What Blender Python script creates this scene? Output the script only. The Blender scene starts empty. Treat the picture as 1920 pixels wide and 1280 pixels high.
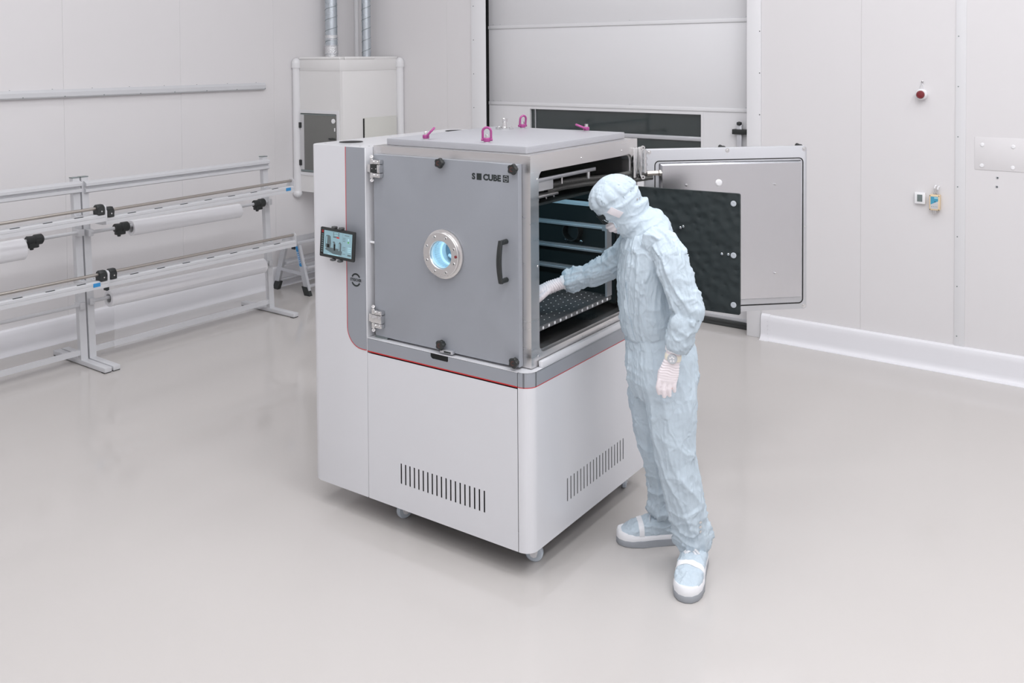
import bpy, bmesh, math, random
from mathutils import Vector, Matrix, noise
from mathutils.bvhtree import BVHTree
random.seed(7)
R = math.radians
scene = bpy.context.scene
COL = scene.collection

# ------------------------------------------------------------------ camera, light, exposure
cam_d = bpy.data.cameras.new('camera')
cam_d.sensor_width = 36.0
cam_d.lens = 1737.5437 / 1920 * 36.0
cam_d.shift_y = -(640 - 155.8745) / 1920
cam_d.clip_start = 0.05
cam = bpy.data.objects.new('camera', cam_d)
COL.objects.link(cam)


def camera_matrix(loc, roll, pitch, yaw):
    cr, sr, cp, sp, cw, sw = math.cos(roll), math.sin(roll), math.cos(pitch), math.sin(pitch), math.cos(yaw), math.sin(yaw)
    fw = Vector((-sw * cp, cw * cp, -sp))
    rt = Vector((cw, sw, 0))
    up = rt.cross(fw)
    rt, up = rt * cr + up * sr, up * cr - rt * sr
    m = Matrix((rt, up, -fw)).transposed().to_4x4()
    m.translation = loc
    return m


cam.matrix_world = camera_matrix((1.9878, -2.9422, 2.05), -0.0069, 0.0286, 0.6112)
scene.camera = cam
vs = scene.view_settings
scene.display_settings.display_device = 'sRGB'
vs.view_transform = 'Standard'
vs.look = 'None'
vs.gamma = 1.0
vs.use_curve_mapping = False
vs.exposure = 0.0

ROOM = Matrix.Translation((-1.7132, 3.5535, 0)) @ Matrix.Rotation(-0.0238, 4, 'Z')   # room axes: x along the back wall, y into it
WORLD = Matrix()
STAND = Matrix.Translation((0.40, 0.45, 0)) @ Matrix.Rotation(0.6112, 4, 'Z')         # the worker faces local -x

w = bpy.data.worlds.new('world')
scene.world = w
w.use_nodes = True
w.node_tree.nodes['Background'].inputs[0].default_value = (0.9, 0.95, 1, 1)
w.node_tree.nodes['Background'].inputs[1].default_value = 0.3

CEIL = 5.6
LIGHT_W = 21.3
for ix in range(4):
    for iy in range(5):
        ld = bpy.data.lights.new('ceiling_light', 'AREA')
        ld.shape = 'RECTANGLE'
        ld.size, ld.size_y = 0.62, 1.24
        ld.energy = LIGHT_W * (0.55, 0.78, 1.2, 1.8)[ix] * (0.7, 0.85, 1.1, 1.35, 0.95)[iy]
        ld.color = (0.965, 0.972, 1.0)
        lo = bpy.data.objects.new('ceiling_light', ld)
        COL.objects.link(lo)
        lo.matrix_world = ROOM @ Matrix.Translation((-0.6 + 2.0 * ix, -8.7 + 1.62 * iy, CEIL - 0.03))


# ------------------------------------------------------------------ materials
def mat(name, col, rough=0.5, metal=0.0, spec=0.5, coat=0.0, bump=None, emit=None, vary=None):
    """bump = (scale xyz, strength, distance[, kind]); vary = (scale xyz, amount) for uneven roughness"""
    m = bpy.data.materials.new(name)
    m.use_nodes = True
    nt = m.node_tree
    b = nt.nodes['Principled BSDF']
    b.inputs['Base Color'].default_value = (*col, 1)
    b.inputs['Roughness'].default_value = rough
    b.inputs['Metallic'].default_value = metal
    b.inputs['Specular IOR Level'].default_value = spec
    b.inputs['Coat Weight'].default_value = coat
    b.inputs['Coat Roughness'].default_value = 0.08
    if emit:
        b.inputs['Emission Color'].default_value = (*emit[0], 1)
        b.inputs['Emission Strength'].default_value = emit[1]

    def coords(scale):
        tc = nt.nodes.new('ShaderNodeTexCoord')
        mp = nt.nodes.new('ShaderNodeMapping')
        mp.inputs['Scale'].default_value = scale
        nt.links.new(tc.outputs['Object'], mp.inputs['Vector'])
        return mp.outputs['Vector']
    if vary:
        n = nt.nodes.new('ShaderNodeTexNoise')
        n.inputs['Scale'].default_value = 1
        n.inputs['Detail'].default_value = 4
        nt.links.new(coords(vary[0]), n.inputs['Vector'])
        mr = nt.nodes.new('ShaderNodeMapRange')
        mr.inputs['From Min'].default_value = 0.3
        mr.inputs['From Max'].default_value = 0.7
        mr.inputs['To Min'].default_value = max(0.02, rough - vary[1])
        mr.inputs['To Max'].default_value = rough + vary[1]
        nt.links.new(n.outputs['Fac'], mr.inputs['Value'])
        nt.links.new(mr.outputs['Result'], b.inputs['Roughness'])
    if bump:
        kind = bump[3] if len(bump) > 3 else 'noise'
        if kind == 'noise':
            n = nt.nodes.new('ShaderNodeTexNoise')
            n.inputs['Scale'].default_value = 1
            n.inputs['Detail'].default_value = 5
            out = n.outputs['Fac']
        else:
            n = nt.nodes.new('ShaderNodeTexVoronoi')
            n.feature = 'SMOOTH_F1'
            n.inputs['Scale'].default_value = 1
            out = n.outputs['Distance']
        nt.links.new(coords(bump[0]), n.inputs['Vector'])
        bp = nt.nodes.new('ShaderNodeBump')
        bp.inputs['Strength'].default_value = bump[1]
        bp.inputs['Distance'].default_value = bump[2]
        nt.links.new(out, bp.inputs['Height'])
        nt.links.new(bp.outputs['Normal'], b.inputs['Normal'])
    return m


def srgb(r, g, b):
    f = lambda c: c / 12.92 if c <= 0.04045 else ((c + 0.055) / 1.055) ** 2.4
    return (f(r / 255), f(g / 255), f(b / 255))


M = {}
M['wall'] = mat('wall_panel', srgb(222, 220, 221), 0.45)
M['trim'] = mat('white_trim', srgb(226, 226, 228), 0.35)
M['base'] = mat('white_plastic_cove', srgb(229, 229, 233), 0.3)
M['ceiling'] = mat('ceiling_white', srgb(236, 236, 236), 0.7)
M['floor'] = mat('epoxy_floor', srgb(195, 191, 188), 0.12, spec=0.5, vary=((0.8, 0.8, 0.8), 0.05))
M['doorpanel'] = mat('door_panel_white', srgb(221, 221, 223), 0.4)
M['rubber'] = mat('dark_rubber', srgb(58, 60, 60), 0.6)
M['black'] = mat('black_plastic', srgb(40, 43, 43), 0.45)
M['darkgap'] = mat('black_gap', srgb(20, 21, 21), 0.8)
M['winglass'] = mat('dark_window_glass', srgb(40, 50, 50), 0.04, spec=0.9)
M['alu'] = mat('aluminium', srgb(206, 208, 212), 0.38, 0.75)
M['alupaint'] = mat('silver_grey_paint', srgb(208, 209, 212), 0.42, 0.15)
M['steel'] = mat('brushed_steel', srgb(222, 220, 219), 0.32, 1.0, vary=((3, 3, 60), 0.06))
M['steelin'] = mat('inner_door_steel', srgb(214, 214, 217), 0.27, 1.0)
M['rod'] = mat('guide_rod_steel', srgb(176, 170, 164), 0.35, 0.9)
M['chrome'] = mat('polished_steel', srgb(222, 222, 222), 0.14, 1.0)
M['mwhite'] = mat('machine_white_paint', srgb(216, 217, 221), 0.28, coat=0.4)
M['mgrey'] = mat('machine_grey_paint', srgb(150, 154, 161), 0.35, coat=0.2)
M['mgreylt'] = mat('lid_grey_paint', srgb(166, 167, 172), 0.4)
M['red'] = mat('red_stripe', srgb(196, 44, 46), 0.4)
M['pink'] = mat('pink_lacquer', srgb(164, 68, 134), 0.3, coat=0.3)
M['shroud'] = mat('black_quilted_shroud', srgb(40, 47, 48), 0.75, bump=((28, 28, 28), 0.7, 0.014, 'vor'))
M['inblack'] = mat('chamber_black', srgb(24, 34, 35), 0.7)
M['print'] = mat('black_print', srgb(32, 40, 40), 0.5)
M['greyprint'] = mat('grey_print', srgb(160, 164, 170), 0.5)
M['led'] = mat('bluish_led', (0.8, 0.93, 1.0), 0.5, emit=((0.82, 0.95, 1.0), 0.5))
M['tubewhite'] = mat('viewport_bore', srgb(222, 236, 242), 0.4)  # white tinted with the bluish light of the viewport
M['lightgrey'] = mat('light_grey_plastic', srgb(203, 203, 205), 0.5)
M['caster'] = mat('caster_grey', srgb(196, 205, 214), 0.45)
M['hose'] = mat('braided_hose', srgb(92, 92, 90), 0.45, 0.6, bump=((160, 160, 160), 0.6, 0.004))
M['suit'] = None
M['suitwhite'] = mat('white_boot_cloth', srgb(236, 237, 240), 0.7)
M['sole'] = mat('grey_sole', srgb(158, 162, 168), 0.6)
M['glove'] = mat('white_glove', srgb(238, 230, 233), 0.5, bump=((30, 30, 120), 0.35, 0.004))
M['mask'] = mat('white_face_mask', srgb(226, 222, 226), 0.8)
M['skin'] = mat('skin', srgb(214, 168, 148), 0.55)
M['film'] = mat('white_film', srgb(238, 238, 241), 0.22, coat=0.2)
M['blue'] = mat('blue_label', srgb(52, 140, 200), 0.5)
M['white'] = mat('white_plastic', srgb(238, 238, 240), 0.4)
M['lcd'] = mat('grey_lcd', srgb(118, 128, 128), 0.3)
M['beige'] = mat('beige_plastic', srgb(228, 205, 170), 0.4)
M['teal'] = mat('teal_face', srgb(74, 158, 188), 0.45)
M['alarm'] = mat('dark_red_lens', srgb(122, 38, 44), 0.2, coat=0.4)
M['dullred'] = mat('dull_red_mark', srgb(104, 56, 48), 0.6)
M['galv'] = mat('galvanised_duct', srgb(196, 204, 210), 0.25, 0.95, vary=((6, 6, 6), 0.08))
M['tape'] = mat('silver_foil_tape', srgb(225, 226, 228), 0.35, 0.8, bump=((90, 90, 90), 0.9, 0.01))
M['watch'] = mat('grey_watch', srgb(190, 194, 199), 0.5)
M['cream'] = mat('cream_strap', srgb(236, 230, 214), 0.6)
M['cabin'] = mat('cabin_white', srgb(227, 226, 225), 0.4)
M['hatch'] = mat('hatch_grey', srgb(212, 212, 206), 0.5)
M['cabinglass'] = mat('cabin_glass', srgb(112, 113, 110), 0.12, spec=0.6)
M['scr'] = mat('tablet_screen', srgb(128, 160, 170), 0.15, emit=(srgb(150, 182, 192), 0.25))
M['scrtext'] = mat('screen_dark_text', srgb(70, 90, 98), 0.3)
M['scrgrey'] = mat('screen_grey', srgb(96, 112, 116), 0.3)
M['scrlight'] = mat('screen_light', srgb(150, 190, 200), 0.3, emit=(srgb(160, 200, 210), 0.25))
M['scrred'] = mat('screen_red', srgb(200, 50, 50), 0.3)
M['scrgreen'] = mat('screen_green', srgb(90, 180, 90), 0.3)


def film_mat():
    m = bpy.data.materials.new('clear_film')
    m.use_nodes = True
    nt = m.node_tree
    nt.nodes.clear()
    o = nt.nodes.new('ShaderNodeOutputMaterial')
    mx = nt.nodes.new('ShaderNodeMixShader')
    tr = nt.nodes.new('ShaderNodeBsdfTransparent')
    pb = nt.nodes.new('ShaderNodeBsdfPrincipled')
    pb.inputs['Base Color'].default_value = (0.85, 0.86, 0.9, 1)
    pb.inputs['Roughness'].default_value = 0.2
    mx.inputs[0].default_value = 0.2
    nt.links.new(tr.outputs[0], mx.inputs[1])
    nt.links.new(pb.outputs[0], mx.inputs[2])
    nt.links.new(mx.outputs[0], o.inputs[0])
    return m


M['clearfilm'] = film_mat()


def cloth_mat():
    m = mat('pale_blue_cleanroom_cloth', srgb(193, 207, 217), 0.85, spec=0.25)
    nt = m.node_tree
    N, L = nt.nodes.new, nt.links.new
    tc = N('ShaderNodeTexCoord')
    warp = N('ShaderNodeTexNoise')
    warp.inputs['Scale'].default_value = 6
    warp.inputs['Detail'].default_value = 2
    L(tc.outputs['Object'], warp.inputs['Vector'])
    mixv = N('ShaderNodeMixRGB')
    mixv.blend_type = 'LINEAR_LIGHT'
    mixv.inputs[0].default_value = 0.06
    L(tc.outputs['Object'], mixv.inputs[1])
    L(warp.outputs['Color'], mixv.inputs[2])

    def crease(scale, rotz, width):
        mp = N('ShaderNodeMapping')
        mp.inputs['Scale'].default_value = scale
        mp.inputs['Rotation'].default_value = rotz
        L(mixv.outputs[0], mp.inputs['Vector'])
        v = N('ShaderNodeTexVoronoi')
        v.feature = 'DISTANCE_TO_EDGE'
        v.inputs['Scale'].default_value = 1
        L(mp.outputs['Vector'], v.inputs['Vector'])
        r = N('ShaderNodeMapRange')
        r.inputs['From Min'].default_value = 0
        r.inputs['From Max'].default_value = width
        r.inputs['To Min'].default_value = 1
        r.inputs['To Max'].default_value = 0
        L(v.outputs['Distance'], r.inputs['Value'])
        return r.outputs['Result']
    a = crease((15, 15, 8), (0.3, 0.4, 0.2), 0.11)
    b = crease((30, 30, 9), (-0.25, 0.2, 0.6), 0.16)
    n = N('ShaderNodeTexNoise')
    n.inputs['Scale'].default_value = 55
    n.inputs['Detail'].default_value = 3
    L(tc.outputs['Object'], n.inputs['Vector'])
    add = N('ShaderNodeMath')
    add.operation = 'MULTIPLY_ADD'
    add.inputs[1].default_value = 0.6
    L(b, add.inputs[0])
    L(a, add.inputs[2])
    add2 = N('ShaderNodeMath')
    add2.operation = 'MULTIPLY_ADD'
    add2.inputs[1].default_value = 0.5
    L(n.outputs['Fac'], add2.inputs[0])
    L(add.outputs[0], add2.inputs[2])
    bp = N('ShaderNodeBump')
    bp.inputs['Strength'].default_value = 0.5
    bp.inputs['Distance'].default_value = 0.003
    L(add2.outputs[0], bp.inputs['Height'])
    L(bp.outputs['Normal'], nt.nodes['Principled BSDF'].inputs['Normal'])
    return m


M['suit'] = cloth_mat()


def glass_mat():
    m = bpy.data.materials.new('viewport_glass')
    m.use_nodes = True
    nt = m.node_tree
    nt.nodes.clear()
    o = nt.nodes.new('ShaderNodeOutputMaterial')
    mx = nt.nodes.new('ShaderNodeMixShader')
    tr = nt.nodes.new('ShaderNodeBsdfTransparent')
    tr.inputs[0].default_value = (0.85, 0.95, 1, 1)
    gl = nt.nodes.new('ShaderNodeBsdfGlossy')
    gl.inputs['Roughness'].default_value = 0.03
    mx.inputs[0].default_value = 0.08
    nt.links.new(tr.outputs[0], mx.inputs[1])
    nt.links.new(gl.outputs[0], mx.inputs[2])
    nt.links.new(mx.outputs[0], o.inputs[0])
    return m


M['glass'] = glass_mat()


# ------------------------------------------------------------------ object helpers
class Thing:
    def __init__(s, ob, frame, base):
        s.ob, s.frame, s.base = ob, frame, Vector(base)


def set_props(o, label=None, cat=None, group=None, kind=None):
    for k, v in (('label', label), ('category', cat), ('group', group), ('kind', kind)):
        if v:
            o[k] = v


def thing(name, label, cat, base, frame=WORLD, group=None):
    o = bpy.data.objects.new(name, None)
    o.empty_display_size = 0.1
    COL.objects.link(o)
    o.matrix_world = frame @ Matrix.Translation(base)
    set_props(o, label, cat, group)
    return Thing(o, frame, base)


def rrect(x0, x1, y0, y1, r, n=6):
    """rounded rectangle outline, counter-clockwise; r one radius or four (ll, lr, ur, ul)"""
    rs = [r] * 4 if not isinstance(r, (tuple, list)) else r
    out = []
    for (cx, cy, a0), rr in zip(((x0, y0, 180), (x1, y0, 270), (x1, y1, 0), (x0, y1, 90)), rs):
        rr = max(rr, 1e-5)
        ccx = cx + rr if cx == x0 else cx - rr
        ccy = cy + rr if cy == y0 else cy - rr
        for k in range(n + 1):
            a = R(a0 + 90 * k / n)
            out.append((ccx + rr * math.cos(a), ccy + rr * math.sin(a)))
    return out


def circle(cx, cy, r, n=32):
    return [(cx + r * math.cos(2 * math.pi * k / n), cy + r * math.sin(2 * math.pi * k / n)) for k in range(n)]


AX = {'xy': lambda a, b, c: (a, b, c), 'xz': lambda a, b, c: (a, c, b), 'yz': lambda a, b, c: (c, a, b)}


class MB:
    """collects shapes, build() links them as ONE mesh object"""
    def __init__(s, T=None):
        s.bm = bmesh.new()
        s.T = T or Matrix()
        s.mi = 0

    def _v(s, p):
        return s.bm.verts.new(s.T @ Vector(p))

    def _f(s, vs):
        try:
            f = s.bm.faces.new(vs)
            f.material_index = s.mi
            return f
        except ValueError:
            return None

    def box(s, x0, x1, y0, y1, z0, z1, b=0.0, seg=2):
        v = [s._v(p) for p in ((x0, y0, z0), (x1, y0, z0), (x1, y1, z0), (x0, y1, z0), (x0, y0, z1), (x1, y0, z1), (x1, y1, z1), (x0, y1, z1))]
        fs = [s._f([v[i] for i in q]) for q in ((0, 3, 2, 1), (4, 5, 6, 7), (0, 1, 5, 4), (1, 2, 6, 5), (2, 3, 7, 6), (3, 0, 4, 7))]
        if b:
            es = list({e for f in fs for e in f.edges})
            r = bmesh.ops.bevel(s.bm, geom=es, offset=b, segments=seg, affect='EDGES', profile=0.5)
            for f in r['faces']:
                f.material_index = s.mi
        return s

    def prism(s, pts, plane, lo, hi, b=0.0, seg=2):
        A = AX[plane]
        v0 = [s._v(A(p[0], p[1], lo)) for p in pts]
        v1 = [s._v(A(p[0], p[1], hi)) for p in pts]
        n = len(pts)
        f0 = s._f(v0[::-1])
        f1 = s._f(v1)
        for i in range(n):
            s._f([v0[i], v0[(i + 1) % n], v1[(i + 1) % n], v1[i]])
        if b:
            es = list(set(f0.edges) | set(f1.edges))
            r = bmesh.ops.bevel(s.bm, geom=es, offset=b, segments=seg, affect='EDGES', profile=0.5)
            for f in r['faces']:
                f.material_index = s.mi
        return s

    def ring(s, outer, inner, plane, lo, hi):
        """a plate with a hole: outlines of equal point count"""
        A = AX[plane]
        n = len(outer)
        o0 = [s._v(A(*p, lo)) for p in outer]
        o1 = [s._v(A(*p, hi)) for p in outer]
        i0 = [s._v(A(*p, lo)) for p in inner]
        i1 = [s._v(A(*p, hi)) for p in inner]
        for k in range(n):
            j = (k + 1) % n
            s._f([o0[k], o0[j], o1[j], o1[k]])
            s._f([i0[j], i0[k], i1[k], i1[j]])
            s._f([o1[k], o1[j], i1[j], i1[k]])
            s._f([o0[j], o0[k], i0[k], i0[j]])
        return s

    def cyl(s, p0, p1, r, seg=20, r2=None, b=0.0):
        p0, p1 = Vector(p0), Vector(p1)
        d = (p1 - p0)
        L = d.length
        q = d.to_track_quat('Z', 'Y').to_matrix().to_4x4()
        q.translation = p0
        r2 = r if r2 is None else r2
        prof = [(0, 0), (r - b, 0)] + ([(r, b)] if b else []) + ([(r2, L - b)] if b else []) + [(r2 - b, L), (0, L)]
        return s._lathe(prof, q, seg)

    def lathe(s, prof, c, axis=(0, 0, 1), seg=32):
        q = Vector(axis).to_track_quat('Z', 'Y').to_matrix().to_4x4()
        q.translation = Vector(c)
        return s._lathe(prof, q, seg)

    def _lathe(s, prof, q, seg):
        rows = []
        for r, h in prof:
            if r <= 1e-7:
                rows.append([s._v(q @ Vector((0, 0, h)))])
            else:
                rows.append([s._v(q @ Vector((r * math.cos(2 * math.pi * k / seg), r * math.sin(2 * math.pi * k / seg), h))) for k in range(seg)])
        for a, b in zip(rows, rows[1:]):
            for k in range(seg):
                j = (k + 1) % seg
                if len(a) == 1 and len(b) == 1:
                    continue
                if len(a) == 1:
                    s._f([a[0], b[k], b[j]])
                elif len(b) == 1:
                    s._f([a[k], a[j], b[0]])
                else:
                    s._f([a[k], a[j], b[j], b[k]])
        return s

    def tube(s, pts, r, seg=10, closed=False):
        pts = [Vector(p) for p in pts]
        n = len(pts)
        rings = []
        prev = None
        for i, p in enumerate(pts):
            if closed:
                t = pts[(i + 1) % n] - pts[i - 1]
            else:
                t = pts[min(i + 1, n - 1)] - pts[max(i - 1, 0)]
            t.normalize()
            if prev is None:
                ref = Vector((0, 0, 1)) if abs(t.z) < 0.9 else Vector((1, 0, 0))
                a = t.cross(ref).normalized()
            else:
                a = (prev - t * prev.dot(t)).normalized()
            prev = a
            bb = t.cross(a)
            rr = r[i] if isinstance(r, (list, tuple)) else r
            rings.append([s._v(p + a * rr * math.cos(2 * math.pi * k / seg) + bb * rr * math.sin(2 * math.pi * k / seg)) for k in range(seg)])
        for i in range(n if closed else n - 1):
            A, B = rings[i], rings[(i + 1) % n]
            for k in range(seg):
                j = (k + 1) % seg
                s._f([A[k], A[j], B[j], B[k]])
        if not closed:
            s._f(rings[0][::-1])
            s._f(rings[-1])
        return s

    def loft(s, rings, cap=True):
        rows = [[s._v(p) for p in r] for r in rings]
        n = len(rows[0])
        for A, B in zip(rows, rows[1:]):
            for k in range(n):
                j = (k + 1) % n
                s._f([A[k], A[j], B[j], B[k]])
        if cap:
            s._f(rows[0][::-1])
            s._f(rows[-1])
        return s

    def ellipsoid(s, c, axes, radii, seg=24, rings=16):
        c = Vector(c)
        ax = [Vector(a).normalized() for a in axes]
        rows = []
        for i in range(rings + 1):
            th = math.pi * i / rings
            if i in (0, rings):
                rows.append([s._v(c + ax[2] * radii[2] * math.cos(th))])
            else:
                rows.append([s._v(c + ax[0] * radii[0] * math.sin(th) * math.cos(2 * math.pi * k / seg) + ax[1] * radii[1] * math.sin(th) * math.sin(2 * math.pi * k / seg) + ax[2] * radii[2] * math.cos(th)) for k in range(seg)])
        for a, b in zip(rows, rows[1:]):
            for k in range(seg):
                j = (k + 1) % seg
                if len(a) == 1:
                    s._f([a[0], b[k], b[j]])
                elif len(b) == 1:
                    s._f([a[k], b[0], a[j]])
                else:
                    s._f([a[k], b[k], b[j], a[j]])
        return s

    def quad(s, a, b, c, d):
        s._f([s._v(p) for p in (a, b, c, d)])
        return s

    def text(s, txt, cx, cz, height, y, width=None, depth=0.0006, plane='xz', bold=0.0):
        """flat lettering centred on (cx, cz), facing -y for plane xz"""
        cu = bpy.data.curves.new('t', 'FONT')
        cu.body = txt
        cu.align_x = 'LEFT'
        cu.offset = bold
        cu.resolution_u = 4
        ob = bpy.data.objects.new('t', cu)
        COL.objects.link(ob)
        dg = bpy.context.evaluated_depsgraph_get()
        me = bpy.data.meshes.new_from_object(ob.evaluated_get(dg))
        xs = [v.co.x for v in me.vertices]
        ys = [v.co.y for v in me.vertices]
        x0, x1, y0, y1 = min(xs), max(xs), min(ys), max(ys)
        sy = height / (y1 - y0)
        sx = sy if width is None else width / (x1 - x0)
        A = AX[plane]
        vv = [s._v(A(cx + (v.co.x - (x0 + x1) / 2) * sx, cz + (v.co.y - (y0 + y1) / 2) * sy, y)) for v in me.vertices]
        for p in me.polygons:
            s._f([vv[i] for i in p.vertices])
        bpy.data.objects.remove(ob)
        bpy.data.meshes.remove(me)
        bpy.data.curves.remove(cu)
        return s

    def build(s, name, mats, parent=None, frame=WORLD, base=(0, 0, 0), label=None, cat=None, group=None, kind=None, smooth=29, recalc=True):
        if isinstance(parent, Thing):
            frame, base = parent.frame, parent.base
        bmesh.ops.translate(s.bm, verts=s.bm.verts, vec=-Vector(base))
        if recalc:
            bmesh.ops.recalc_face_normals(s.bm, faces=s.bm.faces)
        me = bpy.data.meshes.new(name)
        s.bm.to_mesh(me)
        s.bm.free()
        for m in (mats if isinstance(mats, (list, tuple)) else [mats]):
            me.materials.append(M[m] if isinstance(m, str) else m)
        if smooth:
            me.shade_smooth()
            me.set_sharp_from_angle(angle=R(smooth))
        o = bpy.data.objects.new(name, me)
        COL.objects.link(o)
        if parent is None:
            o.matrix_world = frame @ Matrix.Translation(base)
        else:
            o.parent = parent.ob
        set_props(o, label, cat, group, kind)
        return Thing(o, frame, base)


def struct(name, mb, mats, frame=ROOM, smooth=29):
    return mb.build(name, mats, None, frame, kind='structure', smooth=smooth)


# ------------------------------------------------------------------ the room
RX0, RX1, RY0, RY1 = -2.78, 6.4, -9.6, 0.03
struct('floor', MB().box(RX0 - 0.2, RX1 + 0.2, RY0 - 0.2, 1.2, -0.1, 0.0), 'floor')
struct('ceiling', MB().box(RX0 - 0.2, RX1 + 0.2, RY0 - 0.2, 1.2, CEIL, CEIL + 0.1), 'ceiling')


def panels_x(mb, edges, y0, y1, z0, z1):
    for a, b in zip(edges, edges[1:]):
        mb.box(a + 0.0003, b - 0.0003, y0, y1, z0, z1, 0.0012, 1)
    return mb


mb = MB()
panels_x(mb, [RX0, -1.62, -1.327], RY1, RY1 + 0.12, 0, CEIL)
panels_x(mb, [1.342, 2.042, 2.66, 3.75, RX1], RY1, RY1 + 0.12, 0, CEIL)
mb.box(-1.40, 1.40, RY1, RY1 + 0.12, 3.05, CEIL)
mb.box(-1.45, -1.30, RY1 + 0.004, RY1 + 0.16, 0, CEIL)
struct('wall_back', mb, 'wall')
mb = MB()
for a, b in zip([RY0, -7.6, -6.66, -5.7, -4.78, -3.84, -2.91, -1.94, -0.993], [-7.6, -6.66, -5.7, -4.78, -3.84, -2.91, -1.94, -0.993, RY1]):
    mb.box(RX0 - 0.12, RX0, a + 0.0003, b - 0.0003, 0, CEIL, 0.0012, 1)
struct('wall_left', mb, 'wall')
mb = MB()
mb.box(RX1, RX1 + 0.12, RY0, 1.0, 0, CEIL)
struct('wall_right', mb, 'wall')
mb = MB()
mb.box(RX0 - 0.12, RX1 + 0.12, RY0 - 0.12, RY0, 0, CEIL)
struct('wall_front', mb, 'wall')
# room corner cove
mb = MB().cyl((RX0 + 0.014, RY1 - 0.014, 0), (RX0 + 0.014, RY1 - 0.014, CEIL - 0.01), 0.022, 20)
struct('trim_1', mb, 'trim')
# door jambs and joint strip, each with its row of little screws
mb = MB().box(-1.327, -1.171, RY1 - 0.012, RY1 + 0.004, 0, 3.08, 0.003)
mb.mi = 1
for k in range(9):
    mb.cyl((-1.30, RY1 - 0.0135, 0.4 + 0.3 * k), (-1.30, RY1 - 0.011, 0.4 + 0.3 * k), 0.004, 8)
mb.mi = 2
mb.box(-1.30, -1.232, RY1 + 0.125, RY1 + 0.16, 0.0, 3.05)
struct('trim_2', mb, ['trim', 'rubber', 'darkgap'])
mb = MB().box(1.237, 1.342, RY1 - 0.012, RY1 + 0.16, 0, 3.08, 0.004)
mb.mi = 1
for k in range(9):
    mb.cyl((1.335, RY1 - 0.0135, 0.42 + 0.3 * k), (1.335, RY1 - 0.011, 0.42 + 0.3 * k), 0.004, 8)
struct('trim_3', mb, ['trim', 'rubber'])
mb = MB().box(2.628, 2.690, RY1 - 0.006, RY1 + 0.01, 0.16, CEIL - 0.01, 0.002)
mb.mi = 1
for k in range(12):
    mb.cyl((2.645, RY1 - 0.0075, 0.24 + 0.32 * k), (2.645, RY1 - 0.005, 0.24 + 0.32 * k), 0.004, 8)
struct('trim_4', mb, ['trim', 'lcd'])


def cove_profile():
    """cross-section: distance from wall, height"""
    p = [(0.0, 0.178), (0.012, 0.176), (0.022, 0.168), (0.027, 0.155), (0.029, 0.135), (0.029, 0.05)]
    for k in range(1, 6):
        a = R(90 * k / 5)
        p.append((0.029 + 0.03 * (1 - math.cos(a)), 0.05 - 0.046 * math.sin(a)))
    p += [(0.06, 0.0), (0.0, 0.0)]
    return p


mb = MB()
mb.prism([(RX0 + d, z) for d, z in cove_profile()], 'xz', RY0, RY1 - 0.02)
struct('baseboard_left', mb, 'base')
mb = MB()
mb.prism([(RY1 - d, z) for d, z in cove_profile()], 'yz', 1.385, RX1)
mb.prism([(RY1 - d * 1.12, z * 1.02) for d, z in cove_profile()], 'yz', 1.352, 1.415)
mb.mi = 1
for k in range(4):
    mb.cyl((1.403, RY1 - 0.035, 0.045 + 0.03 * k), (1.403, RY1 - 0.031, 0.045 + 0.03 * k), 0.0022, 8)
struct('baseboard_back', mb, ['base', 'alu'])
mb = MB()
mb.prism([(RY1 - d, z) for d, z in cove_profile()], 'yz', RX0, -1.33)
struct('baseboard_corner', mb, 'base')

# the sectional door with its dark window
DY = 0.15
mb = MB()
rows = [0.075, 0.62, 1.1, 1.634, 2.308, 3.05]
WX0, WX1, WZ0, WZ1 = -0.788, 0.825, 1.10, 1.603
mb.box(-1.231, 1.26, DY, DY + 0.05, 0.075, WZ0, 0.003)
mb.box(-1.231, WX0, DY, DY + 0.05, WZ0, WZ1)
mb.box(WX1, 1.26, DY, DY + 0.05, WZ0, WZ1)
mb.box(-1.231, 1.26, DY, DY + 0.05, WZ1, 1.634 - 0.002)
mb.box(-1.231, 1.26, DY, DY + 0.05, 1.634, 2.308, 0.003)
mb.box(-1.231, 1.26, DY, DY + 0.05, 2.309, 3.06, 0.003)
for z in (1.638, 2.31):
    mb.box(-1.231, 1.25, DY - 0.008, DY + 0.004, z - 0.014, z + 0.014, 0.003)
mb.mi = 1
for z in (1.66, 2.335):
    for x in (-1.18, -1.1, 0.2, 1.18):
        mb.cyl((x, DY - 0.002, z), (x, DY + 0.001, z), 0.005, 8)
door = struct('door_1', mb, ['doorpanel', 'alu'])
mb = MB().box(-1.231, 1.25, DY - 0.01, DY + 0.05, 0.0, 0.045, 0.006)
mb.box(-1.231, 1.25, DY - 0.016, DY + 0.04, 0.03, 0.052, 0.004)
mb.build('bottom_seal', 'rubber', door, kind='structure')
mb = MB().box(-1.231, 1.25, DY - 0.006, DY + 0.05, 0.052, 0.078, 0.002)
mb.build('bottom_rail', 'alu', door, kind='structure')
mb = MB().box(1.118, 1.158, DY - 0.035, DY - 0.02, 1.0, 1.535, 0.004)
mb.mi = 1
mb.box(1.088, 1.2, DY - 0.05, DY, 1.462, 1.500, 0.004)
mb.lathe([(0.0, 0), (0.016, 0), (0.02, 0.01), (0.018, 0.022), (0.0, 0.028)], (1.138, DY - 0.03, 1.53), (0, 0, 1), 16)
mb.build('door_handle', ['alu', 'black'], door, kind='structure')
mb = MB().box(WX0, WX1, DY + 0.02, DY + 0.03, WZ0, WZ1)
win = struct('window_1', mb, 'winglass')
mb = MB()
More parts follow.
